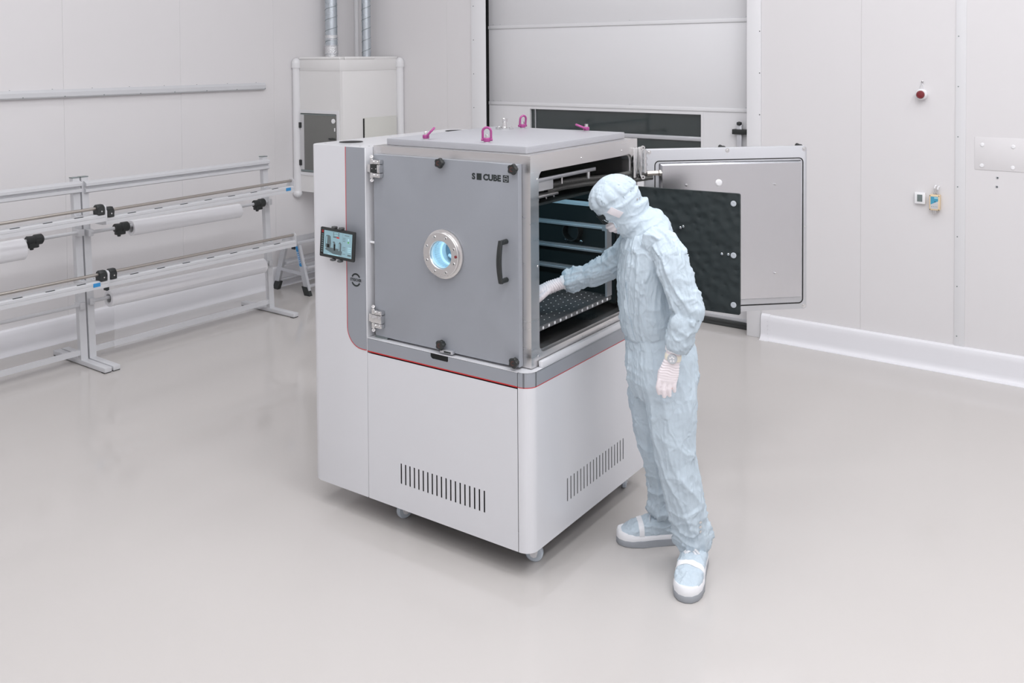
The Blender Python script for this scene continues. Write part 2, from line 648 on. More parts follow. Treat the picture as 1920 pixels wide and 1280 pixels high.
mb.ring(rrect(WX0 - 0.012, WX1 + 0.012, WZ0 - 0.012, WZ1 + 0.012, 0.001, 1), rrect(WX0 + 0.006, WX1 - 0.006, WZ0 + 0.006, WZ1 - 0.006, 0.001, 1), 'xz', DY - 0.004, DY + 0.05)
mb.mi = 1
mb.box(WX0 + 0.006, WX1 - 0.006, DY + 0.004, DY + 0.024, 1.391, 1.424, 0.003)
mb.mi = 2
mb.box(WX0 + 0.05, WX0 + 0.058, DY + 0.008, DY + 0.024, WZ0, WZ1)
mb.build('window_frame', ['doorpanel', 'alu', 'alu'], win, kind='structure')

# ------------------------------------------------------------------ things on the walls
mb = MB()
mb.prism([(RX0, 1.775), (RX0 + 0.028, 1.775), (RX0 + 0.036, 1.785), (RX0 + 0.036, 1.815), (RX0 + 0.02, 1.835), (RX0, 1.835)], 'xz', -9.0, -1.111)
mb.mi = 1
for k in range(26):
    y = -1.2 - 0.3 * k
    mb.cyl((RX0 + 0.014, y, 1.837), (RX0 + 0.014, y, 1.84), 0.004, 8)
    mb.cyl((RX0 + 0.034, y + 0.08, 1.785), (RX0 + 0.039, y + 0.08, 1.785), 0.004, 8)
mb.build('wall_rail', ['alupaint', 'lcd'], None, ROOM, (RX0, -5.0, 1.8), 'long silver grey metal rail fixed along the left wall above the racks', 'rail')

# alarm lamp
B = (2.428, RY1, 1.786)
t = thing('alarm_lamp', 'round dark red signal lamp in a white housing high on the right wall', 'alarm lamp', B, ROOM)
mb = MB().lathe([(0, 0), (0.036, 0), (0.036, 0.03), (0.03, 0.042), (0.0, 0.042)], (2.428, RY1 - 0.001, 1.786), (0, -1, 0), 32)
mb.build('housing', 'white', t)
mb = MB().lathe([(0.0, 0), (0.026, 0), (0.026, 0.008), (0.02, 0.016), (0, 0.019)], (2.428, RY1 - 0.042, 1.786), (0, -1, 0), 28)
mb.build('lens', 'alarm', t, label='dark red lens')
mb = MB().tube([(2.428, RY1 - 0.01, 1.86), (2.418, RY1 - 0.012, 1.84), (2.414, RY1 - 0.014, 1.818)], 0.0012, 6)
mb.tube([(2.428, RY1 - 0.01, 1.86), (2.438, RY1 - 0.012, 1.84), (2.442, RY1 - 0.014, 1.818)], 0.0012, 6)
mb.build('hanging_wire', 'alu', t)
mb = MB().lathe([(0, 0), (0.007, 0), (0.007, 0.006), (0.0, 0.008)], (2.43, RY1 - 0.001, 1.869), (0, -1, 0), 14)
mb.tube([(2.43, RY1 - 0.006, 1.869), (2.437, RY1 - 0.014, 1.866), (2.44, RY1 - 0.014, 1.872)], 0.002, 6)
mb.build('wall_hook', 'chrome', None, ROOM, (2.43, RY1, 1.869), 'tiny metal wall hook above the red signal lamp', 'hook')

# thermostat
t = thing('thermostat', 'square white thermostat with a grey display on the right wall', 'thermostat', (2.422, RY1, 1.11), ROOM)
mb = MB().box(2.389, 2.455, RY1 - 0.022, RY1, 1.073, 1.147, 0.004)
mb.build('casing', 'white', t)
mb = MB().box(2.406, 2.438, RY1 - 0.0235, RY1 - 0.021, 1.088, 1.134, 0.0006)
mb.build('display', 'lcd', t, label='grey display')
# gas sensor
t = thing('gas_sensor', 'beige sensor box with a blue and white face on the right wall', 'sensor', (2.515, RY1, 1.09), ROOM)
mb = MB().box(2.484, 2.547, RY1 - 0.045, RY1, 1.042, 1.141, 0.004)
mb.build('casing', 'beige', t)
yf = RY1 - 0.0458
mb = MB().box(2.493, 2.538, yf, RY1 - 0.044, 1.052, 1.131)
mb.mi = 1
mb.prism([(2.493, 1.079), (2.538, 1.103), (2.538, 1.131), (2.493, 1.131)], 'xz', yf - 0.0006, yf)
mb.mi = 2
mb.box(2.515, 2.537, yf - 0.001, yf, 1.119, 1.127)
mb.mi = 3
for k in range(4):
    mb.cyl((2.4995 + 0.0105 * k, yf - 0.001, 1.066), (2.4995 + 0.0105 * k, yf, 1.066), 0.0018, 8)
mb.box(2.517, 2.522, yf - 0.001, yf, 1.096, 1.101)
mb.build('face_label', ['lightgrey', 'teal', 'scrlight', 'print'], t)
for x in (2.489, 2.542):
    for z in (1.047, 1.136):
        MB().cyl((x, RY1 - 0.0462, z), (x, RY1 - 0.044, z), 0.0028, 8).build('screw', 'print', t)
for i, (x, z0, z1) in enumerate(((2.512, 1.141, 1.182), (2.530, 1.141, 1.176), (2.508, 1.018, 1.042), (2.518, 1.018, 1.042))):
    mb = MB().cyl((x, RY1 - 0.022, z0), (x, RY1 - 0.022, z1), 0.0055 if i < 2 else 0.004, 12, b=0.001)
    if i < 2:
        mb.cyl((x, RY1 - 0.022, z0 + 0.004), (x, RY1 - 0.022, z0 + 0.014), 0.0075, 8, b=0.001)
    mb.build('cable_gland', 'chrome', t)
MB().tube([(2.512, RY1 - 0.022, 1.18), (2.513, RY1 - 0.02, 1.193), (2.516, RY1 - 0.002, 1.198)], 0.005, 8).build('cable', 'white', t)
mb = MB().tube([(2.530, RY1 - 0.022, 1.174), (2.531, RY1 - 0.02, 1.187), (2.534, RY1 - 0.002, 1.192)], 0.005, 8)
mb.build('cable', 'white', t)
# cover plate and the two wall plugs
t = thing('cover_plate', 'flat white cover plate with four round caps at the right edge', 'cover plate', (2.87, RY1, 1.41), ROOM)
MB().box(2.742, 3.06, RY1 - 0.003, RY1, 1.318, 1.524, 0.001).build('plate', 'wall', t)
for x, z in ((2.785, 1.477), (2.958, 1.472), (2.783, 1.345), (2.956, 1.342)):
    MB().lathe([(0, 0), (0.0125, 0), (0.0125, 0.002), (0.01, 0.004), (0, 0.005)], (x, RY1 - 0.003, z), (0, -1, 0), 20).build('round_cap', 'white', t)
for x, z, lab in ((2.871, 1.274, 'small metal wall plug right under the white cover plate'), (2.868, 1.217, 'small metal wall plug lowest below the white cover plate')):
    mb = MB().lathe([(0.003, 0.004), (0.007, 0.004), (0.009, 0), (0.003, 0)], (x, RY1, z), (0, -1, 0), 14)
    mb.mi = 1
    mb.cyl((x + 0.002, RY1 - 0.004, z), (x + 0.002, RY1 - 0.0055, z), 0.004, 10)
    mb.build('wall_plug', ['alu', 'print'], None, ROOM, (x, RY1, z), lab, 'wall plug', 'wall plugs below the cover plate')

# ------------------------------------------------------------------ corner cabin with ducts
BX, BY, BZ0, BZ1 = -2.19, -0.75, 0.835, 2.03
t = thing('corner_cabin', 'white boxed-in corner cabin with a glass door hung in the corner', 'cabin', (-2.48, -0.36, BZ0), ROOM)
mb = MB()
WXa, WXb, WZa, WZb = -2.706, -2.201, 1.016, 1.551
WXb = -2.235
mb.ring(rrect(RX0 + 0.001, BX, BZ0, BZ1, 0.001, 1), rrect(WXa, WXb, WZa, WZb, 0.001, 1), 'xz', BY, BY + 0.03)
mb.box(BX - 0.03, BX, BY + 0.0301, RY1 - 0.001, BZ0, BZ1, 0.001)
mb.box(RX0 + 0.001, BX - 0.0301, BY + 0.0301, RY1 - 0.001, BZ1 - 0.03, BZ1)
mb.box(RX0 + 0.001, BX - 0.0301, BY + 0.0301, RY1 - 0.001, BZ0, BZ0 + 0.03)
mb.build('body', 'cabin', t)
mb = MB()
mb.box(RX0 + 0.05, BX + 0.003, BY - 0.003, BY, 1.936, BZ1 + 0.004, 0.001)
mb.box(BX, BX + 0.003, BY, RY1 - 0.06, 1.936, BZ1 + 0.004, 0.001)
mb.build('top_band', 'cabin', t)
mb = MB()
mb.ring(rrect(WXa - 0.03, WXb + 0.03, WZa - 0.03, WZb + 0.03, 0.001, 1), rrect(WXa, WXb, WZa, WZb, 0.001, 1), 'xz', BY - 0.006, BY + 0.01)
mb.build('window_frame', 'trim', t)
dr = MB().box(WXa + 0.004, WXb - 0.004, BY - 0.01, BY - 0.004, WZa + 0.004, WZb - 0.004, 0.001).build('glass_door', 'cabinglass', t)
mb = MB()
mb.box(WXa + 0.004, WXa + 0.05, BY - 0.0112, BY - 0.0098, WZa + 0.004, WZb - 0.004)
mb.mi = 1
mb.box(WXa + 0.004, WXb - 0.004, BY - 0.0115, BY - 0.0098, WZb - 0.014, WZb - 0.004)
mb.box(WXa + 0.004, WXb - 0.004, BY - 0.0115, BY - 0.0098, WZa + 0.004, WZa + 0.022)
mb.build('edge_trim', ['lightgrey', 'lcd'], dr)
for z in (1.441, 1.099):
    MB().box(WXa - 0.02, WXa + 0.018, BY - 0.022, BY - 0.004, z - 0.025, z + 0.025, 0.003).build('hinge', 'black', dr)
MB().lathe([(0, 0), (0.022, 0), (0.022, 0.008), (0, 0.012)], (WXb - 0.03, BY - 0.011, 1.49), (0, -1, 0), 8).build('lock', 'white', dr)
MB().box(WXb - 0.02, WXb - 0.012, BY - 0.016, BY - 0.009, 1.40, 1.43, 0.001).build('latch', 'white', dr)
mb = MB().tube([(WXb - 0.07, BY - 0.012, 1.33), (WXb - 0.06, BY - 0.04, 1.335), (WXb - 0.02, BY - 0.04, 1.335), (WXb - 0.01, BY - 0.012, 1.33)], 0.007, 8)
mb.build('handle', 'black', dr)
mb = MB().box(BX, BX + 0.012, -0.466, -0.05, 1.0, 1.505, 0.002)
mb.mi = 1
mb.box(BX + 0.0005, BX + 0.010, -0.476, -0.464, 1.0, 1.50)
mb.build('side_hatch', ['hatch', 'darkgap'], t)
# round corner coves where the cabin meets the walls
mb = MB()
mb.cyl((RX0 + 0.03, BY - 0.012, BZ0 - 0.02), (RX0 + 0.03, BY - 0.012, BZ1 - 0.03), 0.036, 20)
mb.ellipsoid((RX0 + 0.03, BY - 0.012, BZ1 - 0.03), ((1, 0, 0), (0, 1, 0), (0, 0, 1)), (0.042, 0.042, 0.05))
mb.cyl((RX0 + 0.03, BY - 0.012, BZ1 - 0.07), (RX0 + 0.03, BY - 0.012, BZ1 - 0.03), 0.042, 20)
mb.ellipsoid((RX0 + 0.03, BY - 0.012, BZ0 - 0.02), ((1, 0, 0), (0, 1, 0), (0, 0, 1)), (0.042, 0.042, 0.042))
mb.build('wall_cove', 'trim', t)
mb = MB()
mb.cyl((BX + 0.012, RY1 - 0.03, BZ0 - 0.02), (BX + 0.012, RY1 - 0.03, BZ1 - 0.03), 0.036, 20)
mb.ellipsoid((BX + 0.012, RY1 - 0.03, BZ1 - 0.03), ((1, 0, 0), (0, 1, 0), (0, 0, 1)), (0.042, 0.042, 0.05))
mb.cyl((BX + 0.012, RY1 - 0.03, BZ1 - 0.07), (BX + 0.012, RY1 - 0.03, BZ1 - 0.03), 0.042, 20)
mb.build('wall_cove', 'trim', t)
MB().box(RX0 + 0.03, BX - 0.01, BY + 0.01, BY + 0.07, BZ1, BZ1 + 0.03, 0.014, 4).build('top_cove', 'cabin', t)
MB().box(BX - 0.09, BX - 0.01, BY + 0.075, -0.302, BZ1, BZ1 + 0.03, 0.014, 4).build('top_cove', 'cabin', t)


part_ = MB().box(-2.50, BX - 0.03, -0.30, RY1 - 0.02, BZ1, BZ1 + 0.03, 0.004)
part_.build('duct_base', 'cabin', t)


def duct(x, y, r, z0, z1, label, taped):
    t = thing('spiral_duct', label, 'duct', (x, y, z0), ROOM, 'ducts on the corner cabin')
    MB().cyl((x, y, z0), (x, y, z1), r, 28).build('pipe', 'galv', t)
    pts = []
    n = int((z1 - z0) / 0.10 * 24)
    for k in range(n + 1):
        a = 2 * math.pi * k / 24
        pts.append((x + r * math.cos(a), y + r * math.sin(a), z0 + (z1 - z0) * k / n))
    MB().tube(pts, 0.0025, 5).build('spiral_seam', 'lcd', t)
    if taped:
        for q in (((x + 0.006, y, z0), (x, y, z0 + 0.05), r * 1.04, r * 1.04), ((x, y, z0 + 0.055), (x, y, z0 + 0.13), r * 1.10, r * 1.04), ((x, y, z0 + 0.20), (x, y, z0 + 0.23), r * 1.03, r * 1.03)):
            MB().cyl(q[0], q[1], q[2], 24, r2=q[3]).build('foil_tape', 'tape', t)
        for z in (0.052, 0.13, 0.185):
            MB().lathe([(r * 1.02, 0), (r * 1.12, 0), (r * 1.12, 0.008), (r * 1.02, 0.008)], (x, y, z0 + z), (0, 0, 1), 28).build('hose_clamp', 'alu', t)


duct(-2.65, -0.42, 0.056, BZ1 + 0.002, CEIL - 0.005, 'thicker galvanised duct with foil tape at its foot, left on the corner cabin', True)
duct(-2.455, -0.16, 0.043, BZ1 + 0.002, CEIL - 0.005, 'thinner plain galvanised duct, right on the corner cabin', False)

# ------------------------------------------------------------------ film racks along the left wall
def bar(mb, p0, p1, prof):
    """profile of (x, z) offsets swept from p0 to p1"""
    p0, p1 = Vector(p0), Vector(p1)
    mb.loft([[p0 + Vector((a, 0, b)) for a, b in prof], [p1 + Vector((a, 0, b)) for a, b in prof]])
    return mb


def lerp(a, b, t):
    return tuple(x + (y - x) * t for x, y in zip(a, b))


def rack(dy, label, cutter_at, clamps, sticker):
    def Y(p):
        return (p[0], p[1] + dy, p[2])
    t = thing('film_rack', label, 'rack', (-2.17, -2.33 + dy, 0), ROOM, 'film cutting racks by the left wall')
    for y in (-3.085, -1.572):
        y += dy
        mb = MB().loft([[(x0 + ox, y + oy, z) for ox, oy in ((-0.02, -0.024), (0.02, -0.024), (0.02, 0.024), (-0.02, 0.024))] for x0, z in ((-2.152, 0.032), (-2.218, 1.255))])
        mb.build('post', 'alupaint', t)
        mb = MB().loft([[(x0 + ox, y + oy, z) for ox, oy in ((-0.022, -0.026), (0.022, -0.026), (0.022, 0.026), (-0.022, 0.026))] for x0, z in ((-2.218, 1.253), (-2.2185, 1.259))])
        mb.build('post_cap', 'lcd', t)
        MB().box(-2.50, -1.842, y - 0.025, y + 0.025, 0.006, 0.036, 0.003).build('foot', 'alupaint', t)
        MB().box(-2.495, -2.45, y - 0.024, y + 0.024, 0.0, 0.006).build('foot_pad', 'black', t)
        MB().box(-1.885, -1.847, y - 0.024, y + 0.024, 0.0, 0.006).build('foot_pad', 'black', t)
    mb = MB()
    bar(mb, Y((-2.185, -3.095, 1.146)), Y((-2.185, -1.55, 1.153)), [(0, 0), (0.02, 0.008), (0.02, 0.026), (0.002, 0.034), (0.002, 0.042), (0.026, 0.05), (0.026, 0.068), (0.0, 0.082), (-0.012, 0.082), (-0.012, 0)])
    mb.build('top_beam', 'alupaint', t)
    mb = MB()
    bar(mb, Y((-2.14, -3.10, 0.068)), Y((-2.14, -1.58, 0.068)), [(0, 0), (0.0, 0.034), (-0.024, 0.034), (-0.024, 0)])
    mb.build('bottom_rail', 'alupaint', t)
    for ends in (((-1.932, -3.085, 0.958), (-1.866, -1.555, 0.993)), ((-1.915, -3.085, 0.547), (-1.852, -1.555, 0.562))):
        a, b = Y(ends[0]), Y(ends[1])
        mb = MB()
        bar(mb, a, b, [(0, 0), (0.0, 0.024), (-0.003, 0.026), (0.0, 0.028), (0, 0.042), (-0.012, 0.050), (-0.05, 0.047), (-0.085, 0.047), (-0.085, 0.0)])
        mb.mi = 1
        for k in range(7):
            q0, q1 = lerp(a, b, 0.1 + 0.128 * k), lerp(a, b, 0.138 + 0.128 * k)
            bar(mb, q0, q1, [(-0.007, 0.048), (-0.012, 0.0508), (-0.016, 0.0508), (-0.016, 0.047)])
        cb = mb.build('cutter_bar', ['alupaint', 'print'], t)
        mb = MB()
        mb.cyl((a[0] - 0.03, a[1] + 0.004, a[2] + 0.088), (b[0] - 0.03, b[1] - 0.004, b[2] + 0.088), 0.0105, 14)
        mb.build('guide_rod', 'rod', cb)
        for q in (a, b):
            MB().prism([(q[0] + 0.001, q[2]), (q[0] + 0.001, q[2] + 0.09), (q[0] - 0.015, q[2] + 0.105), (q[0] - 0.045, q[2] + 0.105), (q[0] - 0.088, q[2] + 0.05), (q[0] - 0.088, q[2])], 'xz', q[1] - 0.004, q[1] + 0.004).build('end_plate', 'alupaint', cb)
        if a[2] < 0.8:
            for q in (a, b):
                MB().box(q[0] - 0.05, q[0] - 0.012, q[1] - 0.005, q[1] + 0.005, q[2] - 0.026, q[2] - 0.004).build('end_cap', 'print', cb)
        k, f = sticker
        if k == (0 if a[2] > 0.8 else 1):
            q = lerp(a, b, f)
            MB().box(q[0] - 0.012, q[0] + 0.001, q[1] - 0.024, q[1] + 0.024, q[2] + 0.016, q[2] + 0.041).build('blue_sticker', 'blue', cb, label='small blue sticker')
        # knife carriage on the rod
        q = lerp(a, b, cutter_at)
        T = Matrix.Translation(q)
        mb = MB(T)
        mb.prism([(-0.062, 0.046), (0.004, 0.046), (0.004, 0.062), (-0.004, 0.078), (-0.002, 0.098), (-0.016, 0.112), (-0.040, 0.112), (-0.056, 0.1), (-0.054, 0.074)], 'xz', -0.024, 0.024, 0.006)
        mb.build('cutter_carriage', 'black', cb)
        MB(T).cyl((0.002, 0, 0.07), (0.009, 0, 0.07), 0.005, 10).build('cutter_screw', 'chrome', cb)
        for q in (a, b):
            yy = q[1] + (0.03 if q is a else -0.03)
            mb = MB().box(-2.20, q[0] - 0.07, yy - 0.018, yy + 0.018, q[2] - 0.012, q[2] + 0.012, 0.002)
            mb.mi = 1
            mb.cyl((-2.12, yy, q[2] + 0.012), (-2.12, yy, q[2] + 0.020), 0.007, 6)
            mb.cyl((-2.165, yy, q[2] + 0.012), (-2.165, yy, q[2] + 0.020), 0.007, 6)
            mb.build('bracket_arm', ['alupaint', 'alu'], t)
    for z0, z1, cl in ((0.884, 0.895, clamps), (0.418, 0.402, ())):
        a, b = Y((-2.135, -3.085, z0)), Y((-2.15, -1.58, z1))
        sp = MB().cyl(a, b, 0.0125, 16).build('spindle', 'alupaint', t)
        for q in (a, b):
            MB().box(-2.205, -2.125, q[1] - 0.018, q[1] + 0.018, q[2] - 0.025, q[2] + 0.02, 0.004).build('spindle_holder', 'alupaint', t)
        for f in cl:
            q = lerp(a, b, f)
            mb = MB(Matrix.Translation(q))
            mb.cyl((0, -0.055, 0), (0, 0.055, 0), 0.03, 18, r2=0.024, b=0.006)
            mb.cyl((0.0, -0.01, 0), (0.0, 0.05, 0), 0.034, 18, b=0.008)
            mb.box(-0.02, 0.022, -0.045, 0.02, -0.05, -0.01, 0.006)
            mb.cyl((0.0, -0.02, -0.045), (0.0, -0.02, -0.062), 0.012, 12, b=0.002)
            mb.build('roll_clamp', 'black', sp)
    return t


rack(0, 'right silver film rack, complete, carrying two white rolls', 0.02, (0.15, 0.938), (0, 0.965))
rack(-1.573, 'left silver film rack, cut off by the picture edge', 0.98, (0.80,), (1, 0.95))
def film_roll(p0, p1, r, label, hang=False):
    p0, p1 = Vector(p0), Vector(p1)
    c = (p0 + p1) / 2
    t = thing('film_roll', label, 'film roll', c, ROOM, 'white film rolls on the racks')
    L = (p1 - p0).length
    d = (p1 - p0).normalized()
    ri = 0.034
    MB().lathe([(ri, 0.0), (r - 0.004, 0), (r, 0.004), (r, L - 0.004), (r - 0.004, L), (ri, L), (ri, 0.0)], p0, d, 40).build('film', 'film', t)
    MB().lathe([(ri - 0.006, 0.004), (ri - 0.0005, 0.002), (ri - 0.0005, L - 0.002), (ri - 0.006, L - 0.004), (ri - 0.006, 0.004)], p0, d, 32).build('core_tube', 'lightgrey', t)
    if hang:
        mb = MB()
        rows = []
        ny, nz = 24, 14
        for j in range(nz + 1):
            z = c.z - 0.01 - (c.z - 0.08) * j / nz
            rows.append([mb._v((c.x + r - 0.002 + 0.006 * math.sin(0.9 * j + 0.35 * i) * (j / nz), p0.y + 0.012 + (p1.y - p0.y - 0.03) * i / ny, z)) for i in range(ny + 1)])
        for a, b in zip(rows, rows[1:]):
            for i in range(ny):
                mb._f([a[i], a[i + 1], b[i + 1], b[i]])
        mb.build('hanging_film', 'clearfilm', t, label='clear film hanging down', recalc=False)
    return t


film_roll((-2.148, -2.785, 0.866), (-2.160, -1.86, 0.860), 0.055, 'shorter white film roll on the upper spindle of the right rack')
film_roll((-2.140, -2.965, 0.408), (-2.155, -1.635, 0.386), 0.058, 'long white film roll on the lower spindle, clear film hanging below it', True)
film_roll((-2.140, -4.55, 0.846), (-2.140, -3.53, 0.848), 0.068, 'white film roll at the left picture edge, on the left rack')

# ------------------------------------------------------------------ step ladder
t = thing('step_ladder', 'small aluminium step ladder with black feet behind the rack', 'step ladder', (-2.5, -0.85, 0), ROOM)
LY0, LY1 = -1.07, -0.48
for y in (LY0, LY1):
    for sgn, xf, xt in ((-1, -2.70, -2.575), (1, -2.295, -2.415)):
        mb = MB().loft([[(x0 - 0.03, y, z), (x0 + 0.03, y, z), (x0 + 0.03, y + 0.025, z), (x0 - 0.03, y + 0.025, z)] for x0, z in ((xf, 0.045), (xt, 0.43))])
        lg = mb.build('leg', 'alu', t)
        xx = xf
        MB().loft([[(x0 - 0.034, y - 0.004, z), (x0 + 0.034, y - 0.004, z), (x0 + 0.034, y + 0.03, z), (x0 - 0.034, y + 0.03, z)] for x0, z in ((xx - 0.008 * -sgn, 0.0), (xx + 0.026 * -sgn, 0.075))]).build('foot_cap', 'black', lg)
        if y == LY0 and sgn == 1:
            mb = MB()
            P = lambda f, s: (xf + (xt - xf) * f + s, LY0 - 0.0012, 0.045 + 0.385 * f)
            mb.quad(P(0.52, -0.022), P(0.52, 0.008), P(0.97, 0.008), P(0.97, -0.022))
            mb.mi = 1
            f0, f1 = 0.58, 0.86
            # lettering runs down the leg
            ang = math.atan2(xt - xf, 0.385)
            tm = MB()
            tm.text('ZARGES', 0, 0, 0.022, 0, width=0.105)
            T = Matrix.Translation(Vector(P((f0 + f1) / 2, -0.007)) + Vector((0, -0.0006, 0))) @ Matrix.Rotation(ang, 4, 'Y') @ Matrix.Rotation(R(90), 4, 'Y')
            bmesh.ops.transform(tm.bm, matrix=T, verts=tm.bm.verts)
            tm.build('label_lettering', 'white', lg, recalc=False)
            mb.build('blue_sticker', 'blue', lg, label='blue sticker with white lettering')
    mb = MB().loft([[(-2.655, y - 0.004, 0.18), (-2.655, y - 0.004, 0.208), (-2.655, y + 0.004, 0.208), (-2.655, y + 0.004, 0.18)], [(-2.33, y - 0.004, 0.165), (-2.33, y - 0.004, 0.193), (-2.33, y + 0.004, 0.193), (-2.33, y + 0.004, 0.165)]])
    mb.build('side_brace', 'alu', t)
MB().box(-2.60, -2.39, LY0 - 0.01, LY1 + 0.035, 0.43, 0.46, 0.004).build('platform', 'alu', t)
for x0, x1 in ((-2.70, -2.58), (-2.42, -2.30)):
    MB().box(x0, x1, LY0 + 0.027, LY1 - 0.002, 0.225, 0.25, 0.003).build('step', 'alu', t)
for x in (-2.69, -2.31):
    MB().box(x - 0.012, x + 0.012, LY0 + 0.027, LY1 - 0.002, 0.06, 0.085, 0.003).build('cross_bar', 'alu', t)

# ------------------------------------------------------------------ the test chamber
XS, XR, ZB, ZR, ZT, ZTOP = -0.8616, -0.0577, 0.1065, 0.7622, 0.8191, 1.6562
XC, YC, ZC0, ZC1, XCL, YCB = -0.0253, 0.051, 0.8231, 1.6622, -0.8598, 0.952
YR = 0.995
t = thing('test_chamber', 'white and grey vacuum test chamber cabinet on casters with its side door open', 'test chamber', (-0.6, 0.5, 0))
ch = t


def part(mb, name, mats, parent=None, label=None, smooth=29, recalc=True):
    return mb.build(name, mats, parent or ch, label=label, smooth=smooth, recalc=recalc)


# left cabinet column: rounded at its outer corners, bottom edge rounded
mb = MB()
mb.prism(rrect(-1.214, XS - 0.001, 0.0, 1.04, (0.045, 0.004, 0.004, 0.045), 8), 'xy', ZB, ZTOP, 0.004, 2)
cab = part(mb, 'side_cabinet', 'mwhite')
mb = MB()
G = 0.0018
pts = [(-0.9785, ZTOP - 0.001)]
for k in range(9):
    a = R(180 + 90 * k / 8)
    pts.append((-0.9785 + 0.085 + 0.085 * math.cos(a), 0.765 + 0.085 + 0.085 * math.sin(a)))
pts += [(XS - 0.003, 0.765), (XS - 0.003, ZTOP - 0.001)]
mb.prism(pts, 'xz', -G, 0.0002)
part(mb, 'grey_panel', 'mgrey', cab)
mb = MB()
o, i = [], []
for rr, L in ((0.0885, o), (0.085, i)):
    L.append((-0.9785 + 0.085 - rr, ZTOP - 0.001))
    for k in range(9):
        a = R(180 + 90 * k / 8)
        L.append((-0.9785 + 0.085 + rr * math.cos(a), 0.765 + 0.085 + rr * math.sin(a)))
    L.append((XS - 0.003, 0.765 + 0.085 - rr))
for k in range(len(o) - 1):
    mb.prism([o[k], o[k + 1], i[k + 1], i[k]], 'xz', -G - 0.0003, 0.0)
part(mb, 'red_stripe', 'red', cab)
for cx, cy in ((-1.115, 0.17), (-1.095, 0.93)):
    part(MB().lathe([(0, 0), (0.054, 0), (0.056, 0.0012), (0, 0.0012)], (cx, cy, ZTOP), (0, 0, 1), 32), 'top_hole_shade', 'darkgap', cab)  # flat black disc, paints in the dark of a hole
mb = MB().box(-1.085, -0.915, 0.39, 0.675, ZTOP, ZTOP + 0.001)
for k in range(10):
    mb.box(-1.08, -0.92, 0.40 + 0.028 * k, 0.414 + 0.028 * k, ZTOP, ZTOP + 0.004, 0.0018, 1)
part(mb, 'vent_louvres', 'mwhite', cab)
for x, y in ((-1.17, 0.06), (-1.0, 0.045), (-0.93, 0.04), (-0.885, 0.05), (-1.17, 0.5)):
    part(MB().cyl((x, y, ZTOP), (x, y, ZTOP + 0.003), 0.005, 10), 'cover_screw', 'chrome', cab)
# maker's emblem
mb = MB()
EX, EZ = -0.924, 1.0665
for s in (1, -1):
    for k in range(12):
        a0, a1 = R(28 + 124 * k / 12), R(28 + 124 * (k + 1) / 12)
        q = [(EX + r * math.cos(a) * 0.98, EZ + s * r * math.sin(a)) for r, a in ((0.030, a0), (0.030, a1), (0.0225, a1), (0.0225, a0))]
        mb.prism(q if s > 0 else q[::-1], 'xz', -G - 0.0008, -G)
mb.text('STREICHER', EX, EZ, 0.0135, -G - 0.0006, width=0.068, bold=0.035)
part(mb, 'emblem', 'print', cab, label='round emblem lettered STREICHER', recalc=False)


def slotted(mb, fix, a0, a1, z0, z1, s0, s1, n, sw, zs0, zs1, T):
    """sheet between a0..a1, z0..z1 with a row of n upright slots; fix(a, d, z) maps to a point, T is the thickness"""
    ac = [s0 + (s1 - s0) * k / (n - 1) for k in range(n)]
    xs = [a0] + [x for c in ac for x in (c - sw / 2, c + sw / 2)] + [a1]
    zz = [z0, zs0, zs1, z1]
    cache = {}

    def V(x, z, d):
        k = (round(x, 6), round(z, 6), d)
        if k not in cache:
            cache[k] = mb._v(fix(x, d, z))
        return cache[k]
    for i in range(len(xs) - 1):
        for j in range(3):
            if j == 1 and i % 2 == 1:
                x0, x1 = xs[i], xs[i + 1]
                ring = [(x0, zs0), (x1, zs0), (x1, zs1), (x0, zs1)]
                for k in range(4):
                    p, q = ring[k], ring[(k + 1) % 4]
                    mb._f([V(*p, 0), V(*q, 0), V(*q, T), V(*p, T)])
                continue
            for d in (0, T):
                f = [V(xs[i], zz[j], d), V(xs[i + 1], zz[j], d), V(xs[i + 1], zz[j + 1], d), V(xs[i], zz[j + 1], d)]
                mb._f(f if d == 0 else f[::-1])
    per = [(x, z0) for x in xs] + [(xs[-1], z) for z in zz[1:]] + [(x, z1) for x in xs[-2::-1]] + [(xs[0], z) for z in zz[-2:0:-1]]
    for k in range(len(per)):
        p, q = per[k], per[(k + 1) % len(per)]
        mb._f([V(*p, 0), V(*p, T), V(*q, T), V(*q, 0)])


mb = MB()
slotted(mb, lambda a, d, z: (a, d, z), XS + 0.0015, XR - 0.0015, ZB, ZR - 0.010, -0.6691, -0.2239, 19, 0.0074, 0.2178, 0.3063, 0.0014)
part(mb, 'front_panel', 'mwhite', smooth=20)
# side shell wraps round the front right corner
CR = 0.052
mb = MB()
slotted(mb, lambda a, d, z: (-d, a, z), CR, YR - 0.03, ZB, ZR - 0.0042, 0.2742, 0.7562, 19, 0.0074, 0.215, 0.311, 0.0014)


def corner(mb, z0, z1, off=0.0, th=0.003):
    pts = [(XR + 0.0015, -off)]
    for k in range(13):
        a = R(-90 + 90 * k / 12)
        pts.append((-CR + (CR + off) * math.cos(a), CR + (CR + off) * math.sin(a)))
    inn = [(XR + 0.0015, th)] + [(-CR + (CR - th) * math.cos(R(-90 + 90 * k / 12)), CR + (CR - th) * math.sin(R(-90 + 90 * k / 12))) for k in range(13)]
    return pts, inn


